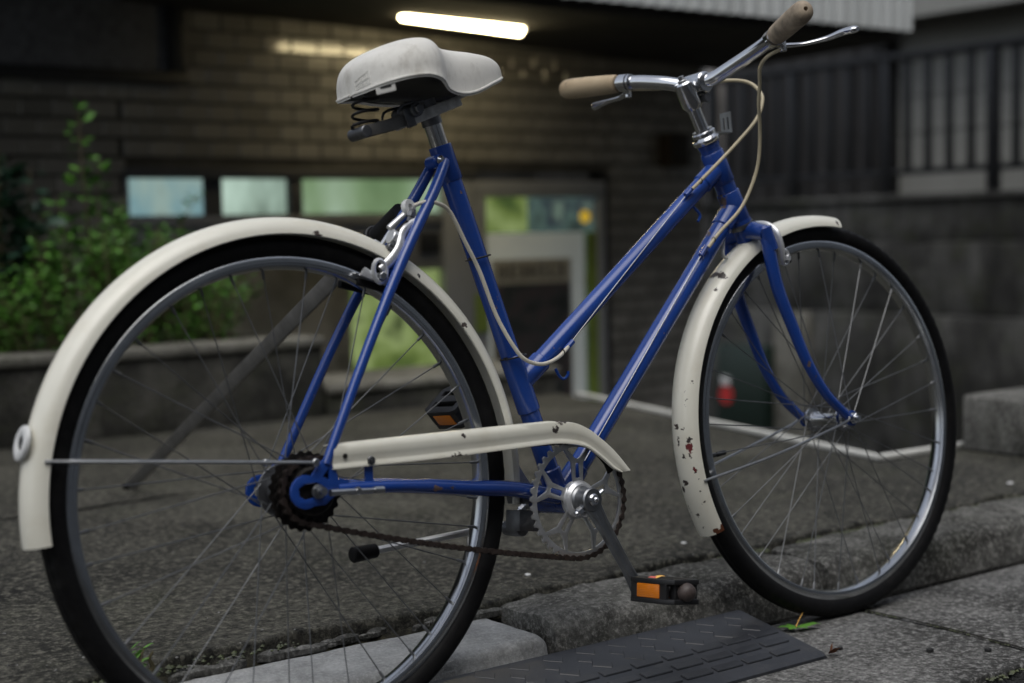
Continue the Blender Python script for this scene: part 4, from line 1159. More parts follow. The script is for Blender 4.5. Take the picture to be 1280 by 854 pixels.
# front blade, worn to the red primer
def fsp(a, t, r=0.3455):     # spot position on the blade: angle, -1..1 across (negative = near side)
    y = 0.0265*math.sin(t*PI/2*0.97); rr = r - 0.023*(1-math.cos(t*PI/2)); v = at_guard(a, rr, y)
    return (v.x, v.y, v.z)
cream('cream_front',
      spots=[(fsp(177.0, .05), .0048, (1, 1, 1)), (fsp(177.3, -.25), .0030, (1, .6, 1.4)), (fsp(180.5, -.02), .0040, (1, 1.6, .5)), (fsp(180.3, -.48), .0036, (1, 1, .9)),
             (fsp(184.6, -.18), .0034, (1, 1.3, .6)), (fsp(184.8, -.42), .0030, (1, 1.3, .6)), (fsp(188.5, .62), .0060, (1, 1.5, .35)),
             (fsp(188.5, -.55), .0040, (1, 1.2, .5)), (fsp(191.5, .0), .0052, (1, .9, .9)), (fsp(193.6, .25), .0056, (1, 1, 1)), (fsp(191.0, -.58), .0022, (1, 1, 1)), (fsp(194.0, -.6), .002, (1, 1, .6)),
             (fsp(197.5, -.55), .0024, (1, .8, 1)), (fsp(199.0, .25), .0020, (1, 1, .3)), (fsp(200.5, -.15), .0026, (1, .6, 1.2)), (fsp(204.3, -.2), .0022, (1, 1, 1)),
             (fsp(133, .1), .0085, (1, .7, 1.4)), (fsp(133, -.35), .0075, (1.2, .6, 1)), (fsp(138, -.45), .0034, (1, 1, 1)), (fsp(137, .55), .005, (1, 1, 1)),
             (fsp(168, -.35), .0020, (1, 1, 1)), (fsp(170, -.42), .0024, (1, 1, 1)), (fsp(171.4, -.38), .0018, (1, 1, 1)), (fsp(165, -.6), .0022, (1, .7, 1)), (fsp(83.0, -.75), .0045, (1, 1, 1))],
      red=[(fsp(182.0, -.48), .0062, (1, 1.1, .75)), (fsp(183.6, -.5), .0040, (1, 1.3, .7)), (fsp(188.2, -.55), .0036, (1, 1.1, .6))],
      rust=[(fsp(206.5, -.62), .0060, (1, 1, .8)), (fsp(206.6, -.95), .0085, (1, 1, 1)), (fsp(205, .9), .003, (1, 1, 1))], speck=0.69)
ff = guard(FH, 0.3455, 0.0265, 81.5, 207, 'front_mudguard', M['cream_front'], depth=0.021)
for s in (-1, 1):
    a = at_guard(191.8, 0.3300, s*0.0268); b_ = V(-0.012, s*0.0575, 0.003)
    MB().tube(spline([a, a*0.55 + b_*0.45 + V(0, s*0.008, -0.006), b_ + V(-0.02, 0, -0.010), b_], 5), 0.0022, 8).build('mudguard_stay', M['steel'], ff)
    a2 = at_guard(202, 0.3300, s*0.0268)
mb = MB().tube(spline([at_guard(127, 0.347, -0.004), at_guard(127.5, 0.358, -0.006), at_guard(124, 0.374, -0.002)], 4), 0.0032, 8, flat=0.5)
mb.build('mudguard_clip', M['white_plastic'], ff)

# --- chain guard: folded cream blade
up_ = spline([(0.0277, 0, 0.3868), (0.19, 0, 0.3856), (0.34, 0, 0.3840), (0.385, 0, 0.3828), (0.4207, 0, 0.3775), (0.4450, 0, 0.3670), (0.4640, 0, 0.3530), (0.4830, 0, 0.3370), (0.4990, 0, 0.3200), (0.5155, 0, 0.2995)], 5)
lo_ = spline([(0.0234, 0, 0.3549), (0.19, 0, 0.3517), (0.34, 0, 0.3521), (0.385, 0, 0.3513), (0.4160, 0, 0.3465), (0.4360, 0, 0.3405), (0.4520, 0, 0.3300), (0.4670, 0, 0.3180), (0.4810, 0, 0.3060), (0.4955, 0, 0.2985)], 5)
rows = []
for a, b_ in zip(up_, lo_):
    w = b_-a
    rows.append([a + V(0, -0.038, -0.0015), a + V(0, -0.056, 0.0005), a + V(0, -0.0615, -0.0005), a + w*0.06 + V(0, -0.0645, 0), a + w*0.30 + V(0, -0.0665, 0), a + w*0.55 + V(0, -0.0660, 0),
                 a + w*0.74 + V(0, -0.0640, 0), a + w*0.82 + V(0, -0.0645, 0), a + w*0.93 + V(0, -0.0672, 0), a + w*1.0 + V(0, -0.0668, 0), a + w*1.01 + V(0, -0.0625, 0)])
cgd = pt(MB().grid(rows), 'chain_guard', M['cream_guard'], solid=0.0012, sharp=50)
MB().cyl((0.0790, -0.0660, 0.3605), (0.0790, -0.0690, 0.3605), 0.0062, 6, 0.001).cyl((0.0790, -0.0690, 0.3605), (0.0790, -0.0730, 0.3605), 0.003, 8).build('guard_bolt', M['dull_steel'], cgd)
MB().cyl((0.0420, -0.0655, 0.3700), (0.0420, -0.0668, 0.3700), 0.0034, 12).build('guard_hole', M['dirt'], cgd)
fr(MB().beam((0.0790, -0.0605, 0.366), (0.0765, -0.0600, 0.322), 0.002, 0.012, (1, 0, 0)), 'guard_bracket')
MB().tube(spline([(0.40, -0.05, 0.376), (0.43, -0.052, 0.362), (0.475, -0.052, 0.322), (0.488, -0.05, 0.300)], 5), 0.006, 8, flat=0.5, upv=(0, 1, 0)).build('inner_flange', M['greasy'], cgd)

# --- crankset
CR = BB + V(0, -0.045, 0)
RT = 0.0830
outer = []
NT_ = 42
for k in range(NT_*4):
    a = 2*PI*k/(NT_*4); r = RT + (0.0030 if k % 4 in (0, 1) else -0.0022); outer.append((r*math.cos(a), r*math.sin(a)))
def rad(poly_pts): return [(r*math.cos(R_(a)), r*math.sin(R_(a))) for r, a in poly_pts]
holes = []
for k in range(5):          # five Y-shaped arms: big windows between arms, a triangle inside each fork
    a0 = 72*k + 22
    arc = lambda r, s, e, n=7: [(r, s + (e-s)*i/n) for i in range(n+1)]
    holes.append(rad(arc(0.0755, a0+18.0, a0+54.0) + [(0.0535, a0+61), (0.0280, a0+54.5), (0.0265, a0+36), (0.0280, a0+17.5), (0.0535, a0+11)]))
    holes.append(rad(arc(0.0755, a0-14.8, a0+14.8, 5) + [(0.0590, a0+4.8), (0.0575, a0), (0.0590, a0-4.8)]))
    holes.append(rad([(0.0515, a0+4.8), (0.0315, a0+9.0), (0.0298, a0), (0.0315, a0-9.0), (0.0515, a0-4.8), (0.0535, a0)]))
me = extrude_holes(outer, holes, 0.0034, 'chainring', 0.0006)
ring = link_mesh('chainring', me, M['alloy_ring'], bike, CR); ring.rotation_euler = (PI/2, R_(8), 0)
CE = V(0.489, 0, 0.134); cd = (CE-BB); cdn = cd.normalized()
def crank(side, mat):
    s = -1 if side == 'r' else 1
    k = 1 if s < 0 else -1
    p0 = BB + V(0, s*0.070, 0); p1 = BB + cd*k + V(0, s*0.086, 0)
    mb = MB()
    mb.lathe([(0.0001, 0.0), (0.0215, 0.0), (0.0215, 0.006), (0.0185, 0.009), (0.0172, 0.011), (0.0172, 0.030), (0.0155, 0.0325), (0.0001, 0.0325)], BB + V(0, s*0.047, 0), (0, s, 0), 28)
    u = (p1-p0).normalized()
    side_v = u.cross(V(0, 1, 0)).normalized()
    rows = []
    for t, w, h, dy in [(0.06, 0.0130, 0.0065, 0), (0.14, 0.0112, 0.0062, 0), (0.25, 0.0095, 0.0060, 0), (0.5, 0.0086, 0.0056, 0), (0.8, 0.0080, 0.0052, 0), (0.93, 0.0095, 0.0055, 0), (1.0, 0.0110, 0.0056, 0), (1.06, 0.0080, 0.0054, 0), (1.075, 0.003, 0.004, 0)]:
        c = p0 + (p1-p0)*t; b_ = 0.0018
        g = 0.0016 if 0.15 < t < 0.9 else 0.0
        o_ = V(0, s, 0)
        rows.append([c + side_v*(w-b_) + o_*h, c + side_v*(w*0.55) + o_*h, c + side_v*(w*0.42) + o_*(h-g), c - side_v*(w*0.42) + o_*(h-g), c - side_v*(w*0.55) + o_*h, c - side_v*(w-b_) + o_*h,
                     c - side_v*w + o_*(h-b_), c - side_v*w - o_*(h-b_), c - side_v*(w-b_) - o_*h, c + side_v*(w-b_) - o_*h, c + side_v*w - o_*(h-b_), c + side_v*w + o_*(h-b_)])
    mb.grid(rows, closed_u=True); n = len(rows)
    mb.f.append(tuple(len(mb.v)-12+i for i in range(12)))
    root = mb.build('crank_arm', mat, bike, sharp=28)
    MB().cyl(BB + V(0, s*0.079, 0), BB + V(0, s*0.0835, 0), 0.0088, 18, 0.002).ball(BB + V(0.002, s*0.0832, 0.0), 0.0042, 12).build('axle_end', M['chrome'], root)
    cp = BB + V(0.008, s*0.068, 0)
    MB().cyl(cp + V(-0.030, 0, -0.016), cp + V(-0.020, 0, -0.011), 0.0062, 6, 0.001).cyl(cp + V(-0.034, 0, -0.018), cp + V(0.020, 0, 0.010), 0.0038, 10, 0.001).build('cotter_pin', M['chrome'], root)
    return root, p1
cr_r, pe_r = crank('r', M['crank_steel'])
cr_l, pe_l = crank('l', M['crank_steel'])
# hub of the spider
MB().lathe([(0.0001, -0.014), (0.020, -0.014), (0.0275, -0.004), (0.0275, 0.0), (0.0265, 0.006), (0.022, 0.010), (0.0001, 0.010)], (0, 0, 0), (0, 0, 1), 28).build('spider_boss', M['alloy'], ring)

# --- pedals: frame plates, spindle barrel, reflectors, end cap
def pedal(p, s, tilt):
    root = empty('pedal', p, bike); root.rotation_euler = (0, R_(tilt), 0)
    y0, y1 = s*0.014, s*0.098
    mb = MB()
    for zs in (-1, 1):
        outer = [(-0.026, 0.0), (-0.030, 0.010), (-0.030, 0.070), (-0.022, 0.084), (0.022, 0.084), (0.030, 0.070), (0.030, 0.010), (0.026, 0.0)]
        holes = [[(-0.020, 0.012), (-0.006, 0.012), (-0.006, 0.074), (-0.018, 0.074)], [(0.006, 0.012), (0.020, 0.012), (0.018, 0.074), (0.006, 0.074)]]
        me = extrude_holes([(a, y0+s*b_) for a, b_ in outer], [[(a, y0+s*b_) for a, b_ in h] for h in holes], 0.0072, 'pedal_plate', 0.0012)
        link_mesh('pedal_plate', me, M['black_plastic'], root, (0, 0, zs*0.0135))
    mb.cyl((0, s*0.002, 0), (0, y1, 0), 0.0085, 16, 0.001)
    for yy, hw in ((y0+s*0.006, .024), (y1-s*0.008, .018)): mb.box((0, yy, 0), (2*hw, 0.010, 0.021))
    for xs in (-1, 1):
        for yy in (y0+s*0.010, y1-s*0.022): mb.box((xs*0.0265, yy, 0), (0.006, 0.016 if yy == y0+s*0.010 else .026, 0.021))
    mb.build('pedal_body', M['black_plastic'], root, bevel=0.0008, bseg=1)
    for xs in (-1, 1):
        o = MB().box((xs*0.0290, y0+s*0.039, 0), (0.004, 0.046, 0.0195)).build('reflector', M['amber'], root, bevel=0.0012)
    MB().lathe([(0.0001, 0.0175), (0.005, 0.017), (0.0100, 0.014), (0.0128, 0.008), (0.0136, 0.0), (0.0001, 0.0)], (0, y1-s*0.004, 0), (0, s, 0), 20).build('end_cap', M['dirty_cap'], root)
    MB().cyl((0, -s*0.006, 0), (0, s*0.014, 0), 0.0065, 10, 0.001).build('spindle', M['dull_steel'], root)
    return root
plain('dirty_cap', (0.06, 0.045, 0.04), rough=0.5, var=0.4, vs=80)
pedal(pe_r + V(0, -0.004, 0), -1, 8)
pedal(pe_l + V(-0.006, 0.004, 0.012), 1, -38)

# --- chain
C1, r1 = V(BB.x, 0, BB.z), 0.0835
C2, r2 = V(0, 0, 0.33), 0.0405
dv = C2-C1; L = dv.length
base = math.atan2(dv.z, dv.x); al = math.acos((r1-r2)/L)
def on(c, r, a): return V(c.x + r*math.cos(a), -0.045, c.z + r*math.sin(a))
loop = []
a_up, a_lo = base-al, base+al
tA, tB = on(C1, r1, a_lo), on(C2, r2, a_lo)        # lower run
tC, tD = on(C2, r2, a_up), on(C1, r1, a_up)        # upper run
N = 200
for i in range(N): 
    t = i/N; p = tA.lerp(tB, t); p.z -= 0.010*4*t*(1-t)*0.6; loop.append(p)
for i in range(60): loop.append(on(C2, r2, a_lo - ((a_lo-a_up) % (2*PI))*i/60))
for i in range(N): loop.append(tC.lerp(tD, i/N))
for i in range(120): loop.append(on(C1, r1, a_up - ((a_up-a_lo) % (2*PI))*i/120))
cum = [0]
for i in range(len(loop)): cum.append(cum[-1] + (loop[(i+1) % len(loop)]-loop[i]).length)
NL = int(round(cum[-1]/0.0127)); NL -= NL % 2
def at_len(s_):
    s_ %= cum[-1]
    import bisect
    i = bisect.bisect_right(cum, s_)-1; i = min(i, len(loop)-1)
    f = (s_-cum[i])/max(1e-9, cum[i+1]-cum[i]); return loop[i].lerp(loop[(i+1) % len(loop)], f)
pins = [at_len(cum[-1]*i/NL) for i in range(NL)]
mb = MB()
for p in pins: mb.cyl(p + V(0, -0.0045, 0), p + V(0, 0.0045, 0), 0.0037, 8)
chain = pt(mb, 'chain', M['chain'], smooth=False, weld=False); 
def link_me(off, nm):
    mb = MB(); pl = []
    for k in range(7): a = PI/2 + PI*k/6; pl.append((-0.00635 + 0.0043*math.cos(a), 0, 0.0043*math.sin(a)))
    pl.append((0, 0, -0.0020))
    for k in range(7): a = -PI/2 + PI*k/6; pl.append((0.00635 + 0.0043*math.cos(a), 0, 0.0043*math.sin(a)))
    pl.append((0, 0, 0.0020))
    for s in (-1, 1): mb.prism([(x, s*off-0.0006, z) for x, y, z in pl], (0, 1, 0), 0.0012)
    me = mb.mesh(nm, smooth=False); me.materials.append(M['chain']); return me
li, lo2 = link_me(0.0026, 'chain_link'), link_me(0.0040, 'chain_link')
for i in range(NL):
    a, b_ = pins[i], pins[(i+1) % NL]; c = (a+b_)/2
    o = link_mesh('chain_link', li if i % 2 else lo2, None, chain, c)
    o.rotation_euler = (0, -math.atan2(b_.z-a.z, b_.x-a.x), 0)

# --- saddle
#   stations along x: x, half width, crown z, rim z
ST = [(0.1370, 0.003, 0.866, 0.8465), (0.1375, 0.016, 0.875, 0.8467), (0.1392, 0.030, 0.882, 0.8470), (0.1430, 0.045, 0.8890, 0.8485), (0.1500, 0.060, 0.8965, 0.8510), (0.1600, 0.072, 0.9035, 0.8535),
      (0.1780, 0.086, 0.9120, 0.8570), (0.2020, 0.0935, 0.9195, 0.8590), (0.2240, 0.0900, 0.9235, 0.8560), (0.2400, 0.0760, 0.9235, 0.8525), (0.2550, 0.0600, 0.9195, 0.8495), (0.2700, 0.0500, 0.9160, 0.8478),
      (0.2850, 0.0430, 0.9148, 0.8472), (0.3054, 0.0370, 0.9143, 0.8487), (0.3295, 0.0310, 0.9138, 0.8554), (0.3574, 0.0220, 0.9115, 0.8673), (0.3740, 0.0150, 0.9070, 0.8740), (0.3850, 0.0080, 0.9000, 0.8788), (0.3920, 0.0010, 0.8880, 0.8815)]
ST2 = spline([(a, b_, c, ) for a, b_, c, d_ in ST], 4); RZ = spline([(a, d_, 0) for a, b_, c, d_ in ST], 4)
rows = []
for q, z in zip(ST2, RZ):
    x, hw, zc = q; zr = z[1]; row = []
    nseg = 28
    pw = 0.72
    for k in range(nseg+1):
        t = -1 + 2*k/nseg; a = t*PI/2
        y = hw*math.copysign(abs(math.sin(a))**pw, a)
        zz = zr + (zc-zr)*(max(0, math.cos(a))**0.62)
        # gentle channel along the middle of the cushion
        row.append(V(x, y, zz))
    lip = 0.0035
    row = [V(x, row[0].y*0.94, zr-0.001), V(x, row[0].y*1.0, zr-0.0035), V(x, row[0].y*1.012, zr-0.002)] + row + [V(x, row[-1].y*1.012, zr-0.002), V(x, row[-1].y*1.0, zr-0.0035), V(x, row[-1].y*0.94, zr-0.001)]
    rows.append(row)
mb = MB().grid(rows)
# close the rear face
mb.f.append(tuple(range(len(rows[0]))))
sad = pt(mb, 'saddle', M['saddle_vinyl'], sharp=75)
# dark hollow underside
rows = []
for q, z in zip(ST2, RZ):
    x, hw, zc = q; zr = z[1]
    rows.append([V(x, hw*0.90*math.sin((-1+2*k/12)*PI/2), zr + min(0.016 if x < 0.19 else max(0.002, 0.016-(x-0.19)*0.45), (zc-zr)*0.3) + max(0.0, (zc-zr-0.030))*0.30*math.cos((-1+2*k/12)*PI/2)) for k in range(13)])
MB().grid(rows).build('underside', M['black_plastic'], sad, sharp=80)
def side_y(x):
    for (a, b_) in zip(ST, ST[1:]):
        if a[0] <= x <= b_[0]:
            f = (x-a[0])/(b_[0]-a[0]); return a[1]+(b_[1]-a[1])*f, a[3]+(b_[3]-a[3])*f
# clip tab on the near rim
rt_ = Matrix.Rotation(-0.90, 3, 'Z') @ Matrix.Rotation(-0.10, 3, 'Y')
MB().box((0.1545, -0.0600, 0.8475), (0.028, 0.0042, 0.018), rt_).build('rim_tab', M['saddle_vinyl'], sad, bevel=0.0015)
MB().box(V(0.1545, -0.0600, 0.8475) + rt_ @ V(0.001, -0.0022, -0.001), (0.015, 0.0012, 0.0032), rt_).build('tab_slot', M['pebble'], sad)
# piping along the rim
pp = [V(q[0], -q[1]*1.012, z[1]+0.0005) for q, z in zip(ST2, RZ)]
pm_ = [V(p.x, -p.y, p.z) for p in pp]
MB().tube([p for i, p in enumerate(pp) if i % 2 == 0], 0.0019, 6).tube([p for i, p in enumerate(pm_) if i % 2 == 0], 0.0019, 6).build('piping', M['saddle_vinyl'], sad)
# moulded nameplate on the flank: a raised frame with two rows of small worn characters
def flank(p, f, s=-1, o=0.0):
    """point on the flank at station number p (fractional), f = 0 rim .. 1 crown"""
    q = p*4; i = int(q); t = q-i
    x = ST2[i][0]*(1-t)+ST2[i+1][0]*t; hw = ST2[i][1]*(1-t)+ST2[i+1][1]*t; zc = ST2[i][2]*(1-t)+ST2[i+1][2]*t; zr = RZ[i][1]*(1-t)+RZ[i+1][1]*t
    a = math.acos(max(-1, min(1, f**(1/0.62))))
    return V(x - o*0.6, s*(hw*math.sin(a)**0.72 + o), zr+(zc-zr)*f)
mb = MB()
P0, P1 = 0.7, 2.9
def run(f): return [flank(P0+(P1-P0)*k/8, f, o=.0002) for k in range(9)]
mb.tube(run(0.16) + [flank(P1, 0.36, o=.0002)] + list(reversed(run(0.60))) + [flank(P0, 0.36, o=.0002)], 0.0004, 5, closed=True)
mb.tube(run(0.36), 0.0004, 5)
random.seed(3)
for k in range(7):
    x = P0 + 0.25 + k*(P1-P0-0.35)/7; e = 0.17
    mb.tube([flank(x, 0.41, o=.0003), flank(x, 0.55, o=.0003)], 0.00032, 4)
    mb.tube([flank(x, 0.55, o=.0003), flank(x+e, 0.55, o=.0003)], 0.00032, 4)
    if k % 2: mb.tube([flank(x, 0.41, o=.0003), flank(x+e, 0.41, o=.0003)], 0.00032, 4)
    if k % 3: mb.tube([flank(x+e, 0.42, o=.0003), flank(x+e, 0.48, o=.0003)], 0.00032, 4)
    mb.tube([flank(x, 0.21, o=.0003), flank(x+e*.8, 0.21+0.08*(k % 2), o=.0003), flank(x+e, 0.30, o=.0003)], 0.00032, 4)
mb.build('nameplate', M['saddle_vinyl'], sad, weld=False)
# undercarriage: coil spring at the rear, twin bearer bars, clamp
for y0 in (0.0,):
    coil = []
    for k in range(67):
        t = k/66; a = 2*PI*3.2*t + (PI if y0 > 0 else 0); z = 0.7985 + 0.048*t
        coil.append(V(0.1535 + 0.006*t + 0.0175*math.cos(a), y0 + 0.0175*math.sin(a), z))
    MB().tube(coil, 0.0022, 7).build('spring', M['spring_steel'], sad)
for s in (-1, 1):
    MB().beam((0.1440, s*0.016, 0.7955), (0.2160, s*0.016, 0.8135), 0.0035, 0.0160, (0, 0, 1)).build('bearer_bar', M['bar_grey'], sad, bevel=0.0008)
    MB().beam((0.2130, s*0.0175, 0.8105), (0.3050, s*0.0155, 0.8435), 0.0030, 0.0150, (0, 0, 1)).build('bearer_front', M['galvanised'], sad, bevel=0.001)
    MB().tube(spline([(0.195, s*0.020, 0.8190), (0.200, s*0.021, 0.8290), (0.215, s*0.022, 0.8350), (0.240, s*0.018, 0.8390)], 4), 0.0019, 6).build('wire', M['dull_steel'], sad)
MB().cyl((0.1450, -0.020, 0.7955), (0.1450, 0.020, 0.7955), 0.0085, 16, 0.001).build('spring_bridge', M['dull_steel'], sad)
MB().cyl((0.224, -0.027, 0.8260), (0.224, 0.027, 0.8260), 0.0100, 16, 0.001).cyl((0.224, -0.034, 0.8260), (0.224, -0.027, 0.8260), 0.0070, 6).build('saddle_clamp', M['dull_steel'], sad, bevel=0.001, bseg=1)
MB().box((0.214, -0.0195, 0.8150), (0.014, 0.006, 0.026), Matrix.Rotation(-0.3, 3, 'Y')).build('clamp_plate', M['dull_steel'], sad, bevel=0.0012)
MB().tube([st_t + st_d*0.03, st_t + st_d*0.066], 0.0145, 18).build('clamp_socket', M['dull_steel'], sad)

# --- cables
cb_ = pt(MB().tube(spline([(0.8170, -0.150, 0.9135), (0.8080, -0.132, 0.9065), (0.8150, -0.108, 0.8950), (0.8270, -0.092, 0.8700), (0.8340, -0.080, 0.8440), (0.8510, -0.061, 0.8040), (0.8535, -0.050, 0.7600), (0.8440, -0.041, 0.7230), (0.8170, -0.035, 0.6825), (0.7730, -0.030, 0.6480), (0.7520, -0.0235, 0.6250)], 6), 0.0029, 10), 'front_cable', M['cable_cream'])
pt(MB().tube(spline([(0.735, 0.115, 0.9030), (0.765, 0.070, 0.8960), (0.810, 0.030, 0.8960), (0.8522, 0.002, 0.8990), (0.8771, -0.020, 0.8926), (0.8815, -0.040, 0.8730), (0.8745, -0.050, 0.8540), (0.8560, -0.050, 0.8247), (0.8111, -0.045, 0.7860), (0.7630, -0.034, 0.7462), (0.7320, -0.0200, 0.7180)], 6), 0.0029, 10), 'rear_cable', M['cable_cream'])
pt(MB().tube([(0.726, -0.0155, 0.7125), (0.462, -0.0150, 0.4900)], 0.0008, 6), 'inner_wire', M['steel'])
pt(MB().tube([(0.7475, -0.0150, 0.6190), (0.470, -0.0160, 0.318)], 0.0008, 6), 'inner_wire', M['steel'])
pt(MB().tube(spline([(0.4605, -0.0155, 0.4885), (0.4340, -0.022, 0.4725), (0.4000, -0.028, 0.4643), (0.3700, -0.030, 0.4712), (0.3530, -0.0270, 0.4900), (0.3310, -0.0200, 0.5375), (0.3100, -0.0185, 0.6005), (0.2870, -0.0200, 0.6459), (0.2640, -0.0240, 0.6853), (0.2400, -0.030, 0.6965), (0.2230, -0.028, 0.6985), (0.2090, -0.0200, 0.6945)], 6), 0.0029, 10), 'rear_cable', M['cable_white'])
pt(MB().tube(spline([(0.790, 0.010, 0.882), (0.7905, 0.004, 0.862), (0.7850, 0.012, 0.845)], 4), 0.0026, 8), 'front_cable', M['cable_cream'])
def ziptie(c, dr, r, tail):
    dr = dr.normalized(); u = dr.orthogonal().normalized(); w = dr.cross(u)
    mb = MB().tube([c + (u*math.cos(2*PI*k/20) + w*math.sin(2*PI*k/20))*r for k in range(20)], 0.0013, 6, closed=True)
    mb.box(c + tail*r, (0.005, 0.004, 0.004))
    return pt(mb, 'cable_tie', M['black_plastic'])
def stp(z): t = (z-BB.z)/(st_t.z-BB.z); return BB.lerp(st_t, t)
ziptie(stp(0.622) + V(-0.001, -0.003, 0), st_d + V(0.10, 0, 0.03), 0.0180, V(-0.9, -0.25, -.1))
ziptie(stp(0.478) + V(0.001, -0.004, 0), st_d + V(0.12, 0, 0.05), 0.0190, V(-0.9, -0.25, -.1))
for (c, dr, r) in ((V(0.7430, -0.0050, 0.7255), d, 0.0180), (V(0.4480, -0.0080, 0.4800), d, 0.0185), (V(0.760, -0.008, 0.636), d2, 0.0200)):
    pass
for c in (V(0.7445, -0.0260, 0.7290), V(0.4450, -0.0190, 0.4785), V(0.7610, -0.0265, 0.6360)):
    pt(MB().tube([c + V(0.0, 0.004*math.cos(a), 0.004*math.sin(a)) for a in [2*PI*k/10 for k in range(10)]], 0.0009, 5, closed=True), 'cable_tie', M['black_plastic'])
# chain-stay adjuster
pt(MB().tube([(0.012, -0.074, 0.3270), (0.040, -0.0720, 0.3255), (0.080, -0.0700, 0.3225)], [0.0045, 0.0036, 0.0030], 10).tube([(0.078, -0.0700, 0.3227), (0.092, -0.0690, 0.3215)], 0.0046, 10).tube([(0.050, -0.0715, 0.3248), (0.056, -0.0712, 0.3244)], 0.0052, 6), 'chain_adjuster', M['steel'])

# --- brakes (side-pull callipers)
br = pt(MB().tube([(0.158, 0, 0.640), (0.200, 0, 0.618)], 0.0050, 12).cyl((0.150, 0, 0.6440), (0.158, 0, 0.6400), 0.0095, 6, 0.001), 'rear_brake', M['alloy'])
MB().tube(spline([(0.2110, -0.0250, 0.6775), (0.2065, -0.0250, 0.6735), (0.1965, -0.0255, 0.6685), (0.1820, -0.0280, 0.6565), (0.1735, -0.0315, 0.6380), (0.1610, -0.0325, 0.6235), (0.1480, -0.0320, 0.6130), (0.1400, -0.0315, 0.6070)], 5), [0.0042]*6+[0.0046]*6+[0.0058]*6+[0.0072]*6+[0.0072]*6+[0.0066]*6, 14, flat=0.6, upv=(0, 1, 0)).build('brake_arm', M['alloy'], br)
MB().tube(spline([(0.2080, 0.0020, 0.6880), (0.1930, 0.006, 0.6720), (0.1760, 0.012, 0.6500), (0.1650, 0.028, 0.6280), (0.1500, 0.034, 0.6080)], 5), 0.0058, 10, flat=0.6).build('brake_arm', M['alloy'], br)
MB().cyl((0.1740, -0.020, 0.6500), (0.1665, -0.020, 0.6540), 0.0105, 18, 0.001).build('washer', M['alloy'], br)
MB().cyl((0.1700, -0.028, 0.6430), (0.1690, -0.017, 0.6435), 0.0072, 6, 0.001).cyl((0.1640, -0.026, 0.6380), (0.1640, -0.016, 0.6380), 0.0055, 12, 0.001).build('pivot_nut', M['dull_steel'], br)
tor = V(0.1375, -0.0330, 0.6055)
MB().tube([tor + V(0.0098*math.cos(a), 0, 0.0150*math.sin(a)) for a in [2*PI*k/20 for k in range(20)]], 0.0034, 8, closed=True).build('pad_clamp', M['alloy'], br)
MB().cyl(tor + V(0.002, -0.006, -0.007), tor + V(0.002, 0.004, -0.007), 0.0062, 6, 0.001).build('clamp_nut', M['steel'], br)
MB().prism([(0.1090, -0.0310, 0.6020), (0.1180, -0.0310, 0.6120), (0.1280, -0.0310, 0.6060), (0.1480, -0.0310, 0.6000), (0.1560, -0.0310, 0.5960), (0.1530, -0.0310, 0.5850), (0.1440, -0.0310, 0.5880), (0.1250, -0.0310, 0.5950)], (0, 1, 0), 0.007).build('pad_holder', M['alloy'], br, bevel=0.001)
MB().beam((0.108, 0.024, 0.5960), (0.160, 0.024, 0.5830), 0.010, 0.011, (0, 0, 1)).build('brake_pad', M['rubber'], br, bevel=0.001)
MB().beam((0.110, -0.0195, 0.5945), (0.158, -0.0195, 0.5800), 0.007, 0.009, (0, 0, 1)).build('brake_pad', M['rubber'], br, bevel=0.001)
rg = V(0.2035, -0.0140, 0.6930)
MB().lathe([(0.0042, -0.004), (0.0105, -0.004), (0.0112, -0.002), (0.0112, 0.002), (0.0105, 0.004), (0.0042, 0.004), (0.0042, -0.004)], rg, (0.25, -0.95, 0.1), 22).build('cable_ring', M['white_plastic'], br)
MB().tube([(0.2060, -0.0200, 0.6890), (0.1996, -0.0200, 0.6725)], 0.0050, 8).tube([(0.2045, -0.02, 0.685), (0.2020, -0.02, 0.679)], 0.0068, 6).build('barrel_adjuster', M['dull_steel'], br)
MB().tube([(0.1990, -0.012, 0.6850), (0.1705, -0.012, 0.6650)], 0.0044, 10).build('spring_tube', M['alloy'], br)
MB().tube([(0.1985, -0.016, 0.6720), (0.1740, -0.016, 0.6560)], 0.0034, 8).build('spring', M['black_plastic'], br)
fb_o = crown + V(0.026, 0, -0.004)
fb = pt(MB().tube([crown + V(-0.01, 0, 0), fb_o + V(0.012, 0, 0.006)], 0.0045, 10), 'front_brake', M['alloy'])
MB().tube(spline([fb_o + V(0.004, 0.010, 0.020), fb_o + V(0.010, -0.012, 0.018), fb_o + V(0.014, -0.030, 0.004), fb_o + V(0.016, -0.036, -0.020), fb_o + V(0.018, -0.034, -0.040), fb_o + V(0.020, -0.030, -0.048)], 5), 0.0066, 10, flat=0.55, upv=(0, 1, 0)).build('brake_arm', M['alloy'], fb)
MB().tube(spline([fb_o + V(0.004, -0.008, 0.018), fb_o + V(0.008, 0.018, 0.012), fb_o + V(0.012, 0.034, -0.008), fb_o + V(0.016, 0.030, -0.046)], 5), 0.006, 10, flat=0.55).build('brake_arm', M['alloy'], fb)
pc = fb_o + V(0.027, -0.033, -0.038)
MB().tube([pc + V(0.009*math.cos(a), 0, 0.012*math.sin(a)) for a in [2*PI*k/18 for k in range(18)]], 0.0028, 8, closed=True).cyl(pc + V(0.002, -0.008, -0.002), pc + V(0.002, 0.004, -0.002), 0.0058, 6, 0.001).build('pad_clamp', M['alloy'], fb)
MB().beam(pc + V(-0.030, 0.010, 0.010), pc + V(0.022, 0.010, -0.004), 0.009, 0.011, (0, 0, 1)).build('brake_pad', M['rubber'], fb, bevel=0.001)
